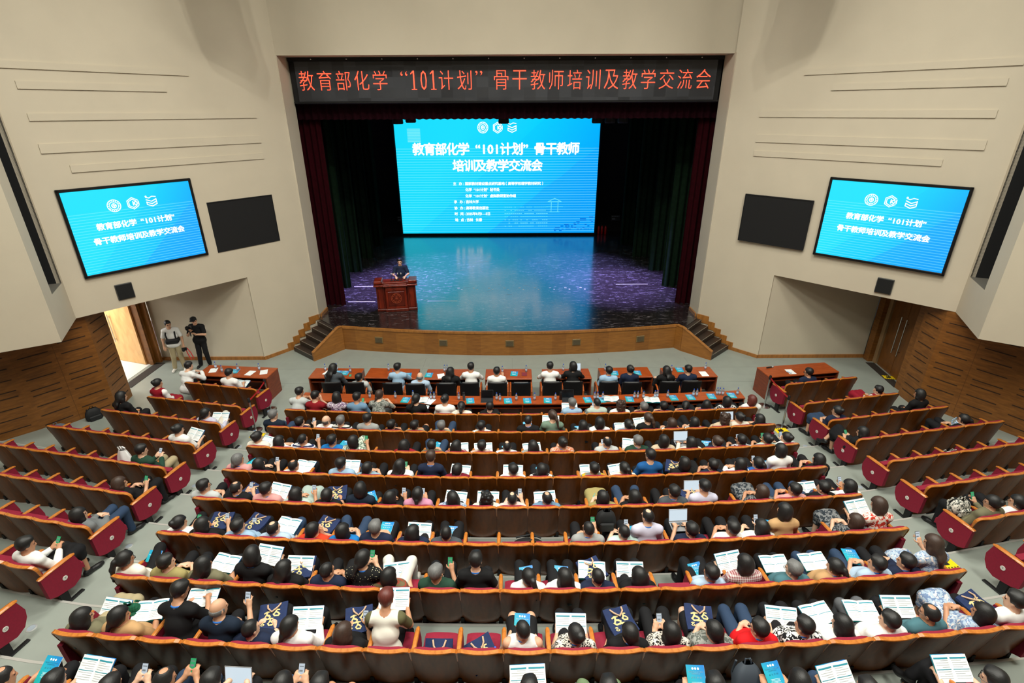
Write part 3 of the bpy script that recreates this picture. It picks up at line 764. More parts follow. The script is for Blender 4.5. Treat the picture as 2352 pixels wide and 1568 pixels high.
def board(label, a, b, z0, z1):
    L = math.hypot(b[0] - a[0], b[1] - a[1]); rz = math.atan2(b[1] - a[1], b[0] - a[0])
    t = thing('black_board', label, 'board', (a[0], a[1], z0), rz, 'blank black boards'); m = MB(); H = z1 - z0
    m.box((L / 2, 0, H / 2), (L, .06, H), ch=.01); m.build('panel', BLACK, t)
    m = MB()
    for c, d in (((L / 2, -.02, .012), (L, .05, .025)), ((L / 2, -.02, H - .012), (L, .05, .025)), ((.012, -.02, H / 2), (.025, .05, H)), ((L - .012, -.02, H / 2), (.025, .05, H))): m.box(c, d)
    m.build('frame', BLACK, t)
board('blank black board beside the bright screen on the left wall', (-9.05, 15.79), (-7.81, 17.42), 3.94, 5.44)
board('blank black board beside the bright screen on the right wall', (7.55, 17.22), (8.95, 15.73), 3.93, 5.42)
def speaker(label, a, b, z0, z1):
    L = math.hypot(b[0] - a[0], b[1] - a[1]); rz = math.atan2(b[1] - a[1], b[0] - a[0]); H = z1 - z0
    t = thing('wall_speaker', label, 'speaker', (a[0], a[1], z0), rz, 'speakers set in the side walls')
    MB().box((L / 2, .0, H / 2), (L, .05, H), ch=.01).build('grille_frame', mat('grey_speaker_frame', (70, 70, 68), .5), t)
    MB().box((L / 2 , -.02, H / 2), (L - .03, .04, H - .03), ch=.012).build('grille', mat('speaker_cloth', (14, 15, 16), .9, .2, 90), t)
speaker('small square black speaker under the left wall screen', (-10.75, 13.5), (-10.5, 13.82), 3.19, 3.62)
speaker('small square black speaker under the right wall screen', (10.39, 14.22), (10.67, 13.93), 3.1, 3.53)
# ---- lanterns under the valance
def lantern(x, y, z, i, nm):
    t = thing('stage_lantern', 'black stage lantern hanging under the valance, ' + nm, 'stage light', (x, y, z), 0, 'hanging stage lanterns')
    m = MB(); m.lathe([(.1, .34), (.17, .3), (.19, .1), (.2, -.06), (.17, -.1)], (0, 0, 0), 14); m.build('body', BLACK, t, True)
    m = MB(); m.tube([(-.22, 0, .1), (-.22, 0, .5), (.22, 0, .5), (.22, 0, .1)], .02, 6); m.tube([(0, 0, .5), (0, 0, 1.2)], .03, 6); m.build('yoke', BLACK, t)
for i, (x, nm) in enumerate(((-4.2, 'leftmost at the screen edge'), (-3.72, 'second from the left'), (-.27, 'the one at the centre'), (3.2, 'third from the right'), (3.68, 'second from the right'), (4.16, 'rightmost of all'))):
    lantern(x, 21, 7.55 if i != 1 else 7.6, i, nm)
pb = MB().tube([(-6.6, 21, 8.75), (6.4, 21, 8.75)], .04, 8).build('lighting_bar', BLACK); tag(pb, 'black pipe holding the stage lanterns above the stage', 'pipe')
# ---- things at the back of the stage
for i, x in enumerate((5.4, 5.6, 5.82)):
    t = thing('fire_extinguisher', 'red fire extinguisher right of the stage screen, ' + ('nearest to it', 'the middle one', 'farthest from it')[i], 'fire extinguisher', (x, 32.3, STG), 0, 'fire extinguishers')
    MB().lathe([(.06, 0), (.075, .02), (.075, .4), (.05, .47), (.025, .5)], n=12).build('cylinder', mat('extinguisher_red', (190, 20, 24), .35), t, True)
    MB().lathe([(.02, .5), (.03, .52), (.03, .56), (.01, .58)], n=8).tube([(.02, 0, .55), (.1, 0, .5), (.09, 0, .3)], .012, 6).build('valve', BLACK, t)
for x, l in ((-6.9, 'left'), (6.55, 'right')):
    t = thing('control_box', f'small grey control box on the dark wall at the {l} back of the stage', 'control box', (x, 33.12, 1.55), 0)
    MB().box((0, 0, .17), (.55, .08, .36), ch=.01).build('case', mat('control_grey', (70, 74, 82), .5), t)
    m = MB()
    for k in range(5): m.box((-.2 + k * .1, -.045, .26), (.07, .01, .05)); 
    m.box((-.12, -.045, .1), (.2, .01, .06)); m.build('buttons', mat('button_white', (170, 180, 200), .5), t)
# ---- lectern with its microphones
MAHOG = wood('mahogany', (84, 22, 10), (124, 40, 20), .3, (3, 3, 1))
MAHOGD = wood('mahogany_dark', (64, 16, 8), (96, 30, 16), .3, (3, 3, 1))
LC = thing('lectern', 'carved red mahogany lectern with a round emblem on the stage', 'lectern', (-4.42, 19.05, STG), R(8))
m = MB(); m.box((0, -.16, .06), (.86, .44, .12), ch=.015); m.box((-.58, -.02, .05), (.34, .5, .1), ch=.015); m.box((.58, -.02, .05), (.34, .5, .1), ch=.015); m.build('base', MAHOGD, LC)
m = MB(); m.box((0, -.13, .56), (.78, .34, .9), ch=.01); m.box((-.56, .02, .56), (.32, .42, .92), ch=.01); m.box((.56, .02, .56), (.32, .42, .92), ch=.01); m.build('body', MAHOG, LC)
m = MB(); m.box((0, -.308, .5), (.62, .02, .56), ch=.008); m.build('front_panel', MAHOGD, LC)
m = MB()
for x in (-.7, -.46, .46, .7): m.box((x, -.2, .56), (.07, .05, .9), ch=.012)
m.build('pilaster', MAHOGD, LC)
m = MB(); m.box((0, -.2, 1.02), (.9, .34, .06), ch=.012); m.box((-.6, -.03, 1.02), (.42, .56, .06), ch=.012); m.box((.6, -.03, 1.02), (.42, .56, .06), ch=.012)
m.box((0, .1, 1.08), (1.1, .5, .04), ch=.01); m.box((-.64, 0, 1.14), (.3, .56, .12), ch=.02); m.box((.64, 0, 1.14), (.3, .56, .12), ch=.02); m.box((0, -.3, 1.07), (.86, .1, .04), ch=.01)
m.build('top', MAHOG, LC)
m = MB(); m.box((0, -.315, .88), (.7, .02, .1), ch=.006)
for k in range(5): m.tube([(-.26 + k * .13 + .03 * math.cos(a), -.33, .88 + .022 * math.sin(a)) for a in [i * PI / 3 for i in range(6)]], .006, 5, closed=True)
m.build('carved_frieze', MAHOG, LC)
m = MB()
for r_ in (.19, .14): m.tube([(r_ * math.cos(a), -.325, .52 + r_ * math.sin(a)) for a in [i * PI / 14 for i in range(28)]], .009, 6, closed=True)
for k in range(10):
    a = k * PI / 5; m.box((.165 * math.cos(a), -.325, .52 + .165 * math.sin(a)), (.022, .012, .022))
for p in (((-.06, .58), (.06, .58)), ((-.07, .5), (.07, .54)), ((0, .62), (-.02, .42)), ((.05, .5), (.06, .43)), ((-.06, .48), (-.07, .43))):
    m.tube([(p[0][0], -.325, p[0][1]), (p[1][0], -.325, p[1][1])], .008, 5)
m.build('emblem', mat('carved_highlight', (150, 66, 40), .35), LC)
for i in range(4):
    x = -.18 + i * .12
    t = thing('microphone', 'gooseneck microphone on the lectern, ' + ('leftmost of the four', 'second from the left', 'second from the right', 'rightmost of the four')[i], 'microphone', (-4.42 + x * .99 + .02, 19.05 + .08 + x * .139, STG + 1.1), R(8), 'lectern microphones')
    MB().lathe([(.05, 0), (.05, .015), (.02, .03)], n=10).build('base', BLACK, t)
    MB().tube([(0, 0, .02), (0, .02, .12), (0, .08, .22)], .008, 6).build('neck', BLACK, t)
    MB().lathe([(.012, -.03), (.02, -.01), (.02, .03), (.008, .045)], (0, .09, .24), 8).build('head', mat('mic_head', (170, 170, 170), .4), t, True)

# ---- hung line arrays (above the picture): they throw the curved shadows on the side walls
for s in (-1, 1):
    t = thing('line_array', 'black curved loudspeaker line array hung before the ' + ('left' if s < 0 else 'right') + ' side wall', 'speaker', (s * 6.3, 14.3, 12.5), R(-8) * s, 'hung line arrays')
    q = Matrix.Identity(3); p_ = Vector((0, 0, .9)); ang = 0
    for k in range(8):
        rot = Matrix.Rotation(ang, 3, 'X'); dn = rot @ Vector((0, 0, -1))
        MB().box(p_ + dn * .17, (1.05, .5, .325), rot, ch=.03).build('cabinet', BLACK, t)
        p_ = p_ + dn * .34; ang += R(1.2 + k * 1.0)
    MB().box((0, 0, .98), (1.1, .7, .1)).tube([(-.4, 0, 1), (-.4, 0, 1.6)], .02, 6).tube([(.4, 0, 1), (.4, 0, 1.6)], .02, 6).build('fly_frame', STEEL, t)
# ================================================================ tables and office chairs
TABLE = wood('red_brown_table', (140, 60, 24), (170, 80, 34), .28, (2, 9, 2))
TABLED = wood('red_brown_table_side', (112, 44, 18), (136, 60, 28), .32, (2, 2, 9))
def desk(label, a, b, depth, group, skew=0):
    """a, b: left and right ends of the audience-side top edge"""
    a = Vector(a); b = Vector(b); L = (b - a).length; rz = math.atan2(b.y - a.y, b.x - a.x)
    t = thing('conference_table', label, 'table', (a.x, a.y, 0), rz, group)
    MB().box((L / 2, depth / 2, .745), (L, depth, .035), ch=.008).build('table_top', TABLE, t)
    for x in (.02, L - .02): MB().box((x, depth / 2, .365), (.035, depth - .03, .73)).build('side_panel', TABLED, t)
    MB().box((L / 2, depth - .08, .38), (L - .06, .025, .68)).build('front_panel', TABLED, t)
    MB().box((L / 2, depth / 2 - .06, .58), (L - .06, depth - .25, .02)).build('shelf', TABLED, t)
    return t
TB = [((-5.98, 13.53), (-4.5, 13.5)), ((-4.34, 13.53), (-2.82, 13.44)), ((-2.56, 13.42), (-1.17, 13.4)), ((-.79, 13.4), (.58, 13.4)), ((.91, 13.38), (2.32, 13.42)), ((2.62, 13.44), (4.13, 13.5)), ((4.5, 13.43), (6.02, 13.5))]
ORD7 = ['first', 'second', 'third', 'fourth', 'fifth', 'sixth', 'seventh']
for i, (a, b) in enumerate(TB):
    desk(f'red-brown two-seat table before the stage, {ORD7[i]} of seven from the left', a, b, .64, 'tables before the stage')
desk('red-brown table by the left doorway with papers on it', (-9.4, 13.74), (-7.2, 13.52), .68, 'side tables')
desk('red-brown table in front of the right block, nearly empty', (7.5, 13.43), (9.72, 13.75), .66, 'side tables')
# long curved desk between the office chairs and the first row: one thing
t = thing('long_desk', 'long curved red-brown desk in front of the first central row', 'desk', (0, 0, 0))
def ld(x): return 11.98 + .0073 * (x - .3) ** 2
XL = [-5.75 + i * 12.05 / 24 for i in range(25)]
m = MB(); m2 = MB(); m3 = MB()
for a, b in zip(XL[:-1], XL[1:]):
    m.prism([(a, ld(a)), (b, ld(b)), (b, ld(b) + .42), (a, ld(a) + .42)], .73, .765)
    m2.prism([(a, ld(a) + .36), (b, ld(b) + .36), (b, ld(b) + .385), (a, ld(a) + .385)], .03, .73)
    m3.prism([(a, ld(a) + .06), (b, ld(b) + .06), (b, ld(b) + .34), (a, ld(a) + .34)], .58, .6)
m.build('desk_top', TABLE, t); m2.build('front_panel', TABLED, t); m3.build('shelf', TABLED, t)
for k in range(0, 25, 4):
    x = min(max(XL[k], -5.73), 6.28); MB().box((x, ld(x) + .2, .365), (.03, .36, .73)).build('side_panel', TABLED, t)
LEATHER = mat('black_leather', (22, 22, 24), .42, bump=.08, bscale=30)
CHWOOD = wood('chair_arm_wood', (150, 68, 28), (180, 92, 42), .3, (6, 6, 2))
def office_chair():
    t = thing('office_chair', 'x', 'chair', (0, 0, 0))
    def back(u, v):
        x = (u - .5) * .54; z = .42 + v * .5
        y = -.06 * v - .0 + .05 * (2 * abs(u - .5)) ** 2.5
        return (x, y, z), (0, -1, 0)
    MB().slab(10, 10, back, .05).build('back_shell', LEATHER, t, True)
    m = MB().box((0, .04, .68), (.46, .07, .44), ch=.03); m.build('backrest', LEATHER, t, True)
    MB().box((0, .27, .46), (.52, .5, .11), ch=.04).build('seat', LEATHER, t, True)
    for s in (-1, 1):
        MB().tube([(s * .3, .5, .04), (s * .3, .48, .6), (s * .3, .42, .67), (s * .3, .1, .68), (s * .3, -.02, .62), (s * .29, -.06, .04)], .026, 8).build('arm_frame', CHWOOD, t, True)
    MB().box((0, .22, .36), (.6, .05, .05)).box((0, .22, .38), (.3, .3, .05)).build('crossbar', CHWOOD, t)
    return t
OCH = office_chair()
chx = [(-5.1, 12.98), (-4.45, 12.97), (-3.37, 12.93), (-2.72, 12.87), (-1.85, 12.9), (-1.2, 12.93), (-.42, 12.93), (.25, 12.92), (1.13, 12.95), (1.72, 12.97), (2.72, 12.94), (3.36, 12.9), (4.43, 12.93), (5.06, 12.97)]
SIDE = ['left', 'right']
for i, (x, y) in enumerate(chx):
    lb = f'black leather office chair with wooden arms at the {ORD7[i // 2]} table, {SIDE[i % 2]} one'
    if i == 0: OCH['label'] = lb; OCH['group'] = 'office chairs before the stage'; OCH.location = (x, y, 0)
    else: dup(OCH, (x, y, 0), 0, lb, 'office chairs before the stage')
# ================================================================ barrier posts, belts, stickers, floor discs
REDBELT = mat('red_belt', (200, 24, 34), .6)
def post(label, x, y, z):
    t = thing('barrier_post', label, 'barrier post', (x, y, z), 0, 'steel barrier posts')
    MB().lathe([(.17, 0), (.17, .012), (.13, .03), (.03, .045)], n=24).build('base', STEEL, t, True)
    MB().lathe([(.025, .03), (.025, .95)], n=14).build('pole', STEEL, t, True)
    MB().lathe([(.033, .88), (.036, .9), (.036, .98), (.02, 1.0)], n=14).build('head', BLACK, t, True)
post('steel barrier post by the left side table', -7.0, 13.02, 0); post('steel barrier post beside the left block, second row', -6.95, 11.95, 0)
post('steel barrier post by the right side table', 7.33, 13.09, 0); post('steel barrier post beside the right block, second row', 7.3, 11.95, 0)
for x0, y0, x1, y1, l in ((-7.0, 13.02, -6.95, 11.95, 'left'), (7.33, 13.09, 7.3, 11.95, 'right')):
    m = MB().grid(8, 1, lambda u, v: (x0 + (x1 - x0) * u, y0 + (y1 - y0) * u, .9 + .05 * v - .03 * math.sin(PI * u)))
    m.grid(8, 1, lambda u, v: (x0 + (x1 - x0) * u + .003, y0 + (y1 - y0) * u, .9 + .05 * v - .03 * math.sin(PI * u)), flip=True)
    tag(m.build('barrier_belt', REDBELT), f'red belt stretched between the two steel posts on the {l}', 'belt')
YEL = mat('yellow_sticker', (238, 206, 20), .5)
for i, (x, y, z, rz, l) in enumerate(((-6.68, 11.5, .14, -.1, 'left aisle by the first row'), (7.1, 11.6, .14, .1, 'right aisle by the first row'), (7.33, 6.55, .835, .15, 'right aisle near the seventh row'), (12.1, 14.8, .012, -.2, 'threshold of the right door'))):
    t = thing('floor_sticker', 'yellow and black warning sticker on the ' + l, 'sticker', (x, y, z), rz, 'yellow floor stickers')
    MB().box((0, 0, .002), (.34, .24, .003)).build('sheet', YEL, t)
    m = MB(); m.box((-.02, 0, .0045), (.14, .1, .002)); m.box((.02, .05, .0045), (.05, .06, .002))
    for k in range(6):
        m.box((-.14 + k * .056, .105, .0045), (.03, .02, .002)); m.box((-.14 + k * .056, -.105, .0045), (.03, .02, .002))
    m.build('print', BLACK, t)
for x, y, k, l in ((-6.92, 11.0, 1, 'left aisle, farthest'), (-6.96, 9.15, 3, 'left aisle, second farthest'), (-6.97, 7.15, 5, 'left aisle, second nearest'), (-7.07, 5.3, 7, 'left aisle, nearest'), (7.37, 10.9, 1, 'right aisle, farthest'), (7.5, 9.0, 3, 'right aisle, middle one'), (7.62, 7.12, 5, 'right aisle, nearest')):
    z = .139 * sum(1 for q in range(1, 10) if y < edge(x, q))
    t = thing('floor_light', 'round steel floor light set in the ' + l, 'floor light', (x, y, z), 0, 'round floor lights')
    MB().lathe([(.07, 0), (.07, .004), (.052, .008), (.01, .008)], n=20).build('rim', mat('satin_rim', (190, 192, 192), .4, metal=.5), t); MB().lathe([(.05, .0), (.05, .009), (.01, .011)], n=16).build('lens', mat('floor_light_lens', (150, 160, 170), .2), t)
# ================================================================ auditorium seats
SHELL = wood('seat_shell_wood', (90, 48, 12), (118, 63, 18), .34, (5, 5, 1.2), .2)
TRIM = wood('seat_trim_wood', (168, 98, 36), (196, 122, 52), .24, (8, 8, 3))
RED = mat('red_upholstery', (136, 8, 44), .8, .12, 30, bump=.05, bscale=200)
DISC = mat('seat_number_disc', (216, 214, 208), .4)
W_ = .2745; ZB, ZH = .15, .80
def back_y(z, u): return .17 * (1 - (z - ZB) / ZH) + .045 * abs(u) ** 2.2
def outline(v):
    """half width of the shell at relative height v (0 bottom, 1 top)"""
    r = .085; d = 1 - v; e = max(0, (r - d * ZH)) / r
    return W_ - .06 * (1 - math.sqrt(max(0, 1 - e * e)))
def shell_mesh():
    m = MB(); vv = [0, .2, .4, .6, .75, .85, .9, .94, .97, .99, 1]
    def fn(a, b):
        v = vv[min(10, int(round(b * 10)))]; u = a * 2 - 1; z = ZB + ZH * v - .012 * abs(u) ** 4 * v
        return (u * outline(v), back_y(z, u), z), (0, 1, 0)
    m.slab(10, 10, fn, .022)
    return m
def trim_pts():
    P = []
    vs = [.7, .78, .85, .91, .95, .98, 1]
    for v in vs: P.append((-outline(v), v))
    for u in (-.6, -.3, 0, .3, .6): P.append((u * outline(1), 1.0))
    for v in reversed(vs): P.append((outline(v), v))
    return P
def trim_mesh():
    m = MB(); P = trim_pts(); vs = []
    for i, (x, v) in enumerate(P):
        u = x / W_; z = ZB + ZH * v - .012 * abs(u) ** 4 * v; y = back_y(z, u)
        a = P[max(0, i - 1)]; b = P[min(len(P) - 1, i + 1)]
        d = Vector((b[0] - a[0], (b[1] - a[1]) * ZH)).normalized(); n = Vector((-d.y, d.x))
        wd = .006 + .010 * min(1, max(0, (v - .7) / .24)); dp = .012 + .034 * min(1, max(0, (v - .7) / .24))
        for o, yy in ((0, -.006), (wd, -.004), (wd, dp), (0, dp)): vs.append((x + n.x * o, y + yy, z + n.y * o))
    fs = []
    for i in range(len(P) - 1):
        for k in range(4): fs.append((i * 4 + k, i * 4 + (k + 1) % 4, (i + 1) * 4 + (k + 1) % 4, (i + 1) * 4 + k))
    fs += [(3, 2, 1, 0), tuple((len(P) - 1) * 4 + k for k in range(4))]
    m.add(vs, fs); return m
def pad_mesh():
    m = MB(); vv = [0, .25, .5, .7, .85, .92, .97, 1]
    def fn(a, b):
        v = vv[min(7, int(round(b * 7)))]; u = a * 2 - 1; z = .42 + .537 * v - .01 * abs(u) ** 4
        bulge = .07 * (1 - abs(u) ** 4) * (.55 + .45 * math.sin(PI * min(1, v * .9)))
        vo = (z - ZB) / ZH
        return (u * (outline(min(1, vo)) - .014), back_y(z, u) + .022, z), (0, .35 + bulge / .07 * .65, 0)
    m.slab(8, 7, fn, .085); return m
def cushion_mesh(up):
    m = MB()
    def fn(a, b):
        u = a * 2 - 1; y = .22 + .47 * b
        top = .43 + .03 * (1 - abs(u) ** 4) - .03 * max(0, (b - .8) / .2) ** 2
        if up:
            L_ = (y - .22); return (u * .235, .2 + .05 * L_ + .0, .44 + L_ * .6), (0, 1, .1)
        return (u * .235, y, top), (0, 0, -1)
    m.slab(8, 8, fn, .1); return m
def arm_mesh():
    m = MB(); m.tube([(0, .11, .655), (0, .24, .665), (0, .44, .655), (0, .53, .645), (0, .56, .63)], [.026, .03, .032, .03, .02], 8)
    for i, v in enumerate(m.v): m.v[i] = (v[0] * 1.0, v[1], .695 + (v[2] - .64) * .7)
    return m
def arm_end_mesh():
    m = MB(); m.tube([(0, .03, .652), (0, .06, .66), (0, .24, .664), (0, .46, .655), (0, .55, .645), (0, .58, .63)], [.03, .04, .042, .042, .038, .025], 8)
    for i, v in enumerate(m.v): m.v[i] = (v[0], v[1], .698 + (v[2] - .64) * .6)
    return m
def side_mesh(th):
    pts = [(.05, .32), (.16, .26), (.40, .21), (.52, .26), (.59, .38), (.61, .5), (.56, .69), (.04, .70)] if th > .05 else [(.24, .28), (.38, .22), (.5, .27), (.56, .38), (.57, .5), (.53, .69), (.14, .70)]
    m = MB(); n = len(pts)
    vs = [(-th / 2, y, z) for y, z in pts] + [(th / 2, y, z) for y, z in pts]
    m.add(vs, [tuple(range(n - 1, -1, -1)), tuple(range(n, 2 * n))] + [(i, (i + 1) % n, n + (i + 1) % n, n + i) for i in range(n)])
    return m
def foot_mesh():
    m = MB(); m.box((0, .24, .12), (.05, .12, .24)); m.box((0, .3, .012), (.07, .42, .024), ch=.01); return m
ME = dict(backrest=shell_mesh().mesh('backrest', SHELL, True), back_trim=trim_mesh().mesh('back_trim', TRIM), back_cushion=pad_mesh().mesh('back_cushion', RED, True),
          seat_cushion=cushion_mesh(0).mesh('seat_cushion', RED, True), seat_up=cushion_mesh(1).mesh('seat_cushion', RED, True), armrest=arm_mesh().mesh('armrest', TRIM, True), arm_end=arm_end_mesh().mesh('armrest', TRIM, True),
          side_panel=side_mesh(.045).mesh('side_panel', RED), end_panel=side_mesh(.07).mesh('side_panel', RED), foot=foot_mesh().mesh('foot', BLACK))
INK = mat('number_ink', (90, 40, 46), .5)
def disc_mesh(n, sg):
    m = MB(); vs = []; N = 20
    for y in (0, sg * .008):
        for k in range(N): vs.append((y, .037 * math.cos(2 * PI * k / N), .037 * math.sin(2 * PI * k / N)))
    m.add(vs, [tuple(range(N)), tuple(range(2 * N - 1, N - 1, -1))] + [(k, (k + 1) % N, N + (k + 1) % N, N + k) for k in range(N)])
    me = text_mesh(str(n), .042); q = [(sg * .0095, -sg * v.co.x * -1, v.co.y) for v in me.vertices]
    m.add(q, [tuple(p.vertices) for p in me.polygons], 1); bpy.data.meshes.remove(me)
    return m.mesh('number_disc', [DISC, INK])
def seat_pos(row, i):
    if len(row) == 1:
        k = 'ABCDEFGHI'.index(row); xr = (6.27, 6.25, 6.28, 6.31, 6.36, 6.48, 6.59, 6.73, 6.85)[k]
        x = -5.83 + (xr + 5.83) / 22 * (i + .5)
        return x, 11.11 - .99 * k + sag(x), .139 * k, math.atan(.6 * (x - .25) / 6.1 ** 2), (xr + 5.83) / 22
    y0, k, n = SIDEROWS[row]; t = (i + .5) * .56
    if row[0] == 'L':
        th = R(11.5); return -7.05 - t * math.cos(th), y0 + t * math.sin(th), .139 * k, -th, .56
    th = R(10.7); return 7.6 + .03 * k + t * math.cos(th), y0 + t * math.sin(th), .139 * k, th, .56
SIDEROWS = dict(La=(12.46, 0, 4), Lb=(11.55, 0, 5), Lc=(10.55, 1, 6), Ld=(9.5, 2, 7), Le=(8.5, 3, 8), Lf=(7.55, 4, 7), Lg=(6.57, 5, 5), Lh=(5.6, 6, 3), Li=(4.62, 7, 1),
                Ra=(12.6, 0, 4), Rb=(11.57, 0, 5), Rc=(10.55, 1, 6), Rd=(9.56, 2, 7), Re=(8.6, 3, 7), Rf=(7.65, 4, 5), Rg=(6.65, 5, 3), Rh=(5.7, 6, 1))
def row_phrase(row):
    if len(row) == 1: return 'central row ' + NUM['ABCDEFGHI'.index(row) + 1]
    return ('left' if row[0] == 'L' else 'right') + ' block row ' + NUM['abcdefghi'.index(row[1]) + 1]
def seat_phrase(row, i):
    if len(row) == 1: return f'{row_phrase(row)}, seat {NUM[i + 1]} from left'
    return f'{row_phrase(row)}, seat {NUM[i + 1]} from aisle'
def make_seat(row, i, occupied, n):
    x, y, z, a, pitch = seat_pos(row, i)
    t = thing('auditorium_seat', 'dark wooden seat with red upholstery, ' + seat_phrase(row, i), 'auditorium seat', (x, y, z), a, 'auditorium seats')
    k = pitch / .552
    def part(nm, key, px=0, sx=1.0):
        o = bpy.data.objects.new(nm, ME[key]); COL.objects.link(o); o.parent = t; o.location = (px, 0, 0); o.scale = (sx, 1, 1); return o
    part('backrest', 'backrest', 0, k * 1.0); part('back_trim', 'back_trim', 0, k * 1.0); part('back_cushion', 'back_cushion', 0, k * .97)
    part('seat_cushion', 'seat_cushion' if occupied else 'seat_up', 0, .96)
    lft, rgt = -pitch / 2, pitch / 2
    central = len(row) == 1
    sides = []
    if central: sides = [(lft, i == 0, -1)] + ([(rgt, True, 1)] if i == n - 1 else [])
    elif row[0] == 'L': sides = [(rgt, i == 0, 1)] + ([(lft, False, -1)] if i == n - 1 else [])
    else: sides = [(lft, i == 0, -1)] + ([(rgt, False, 1)] if i == n - 1 else [])
    for px, end, sg in sides:
        if end and central: px -= sg * .035
        part('armrest', 'arm_end' if end and not central else 'armrest', px)
        sp = part('side_panel', 'end_panel' if end else 'side_panel', px)
        if end:
            kn = 'ABCDEFGHI'.index(row) + 3 if central else 'abcdefghi'.index(row[1]) + 2
            key = ('disc', kn, sg)
            if key not in ME: ME[key] = disc_mesh(kn, sg)
            o = bpy.data.objects.new('number_disc', ME[key]); COL.objects.link(o); o.parent = sp; o.location = (sg * .0355, .33, .46)
        part('foot', 'foot', px)
    return t
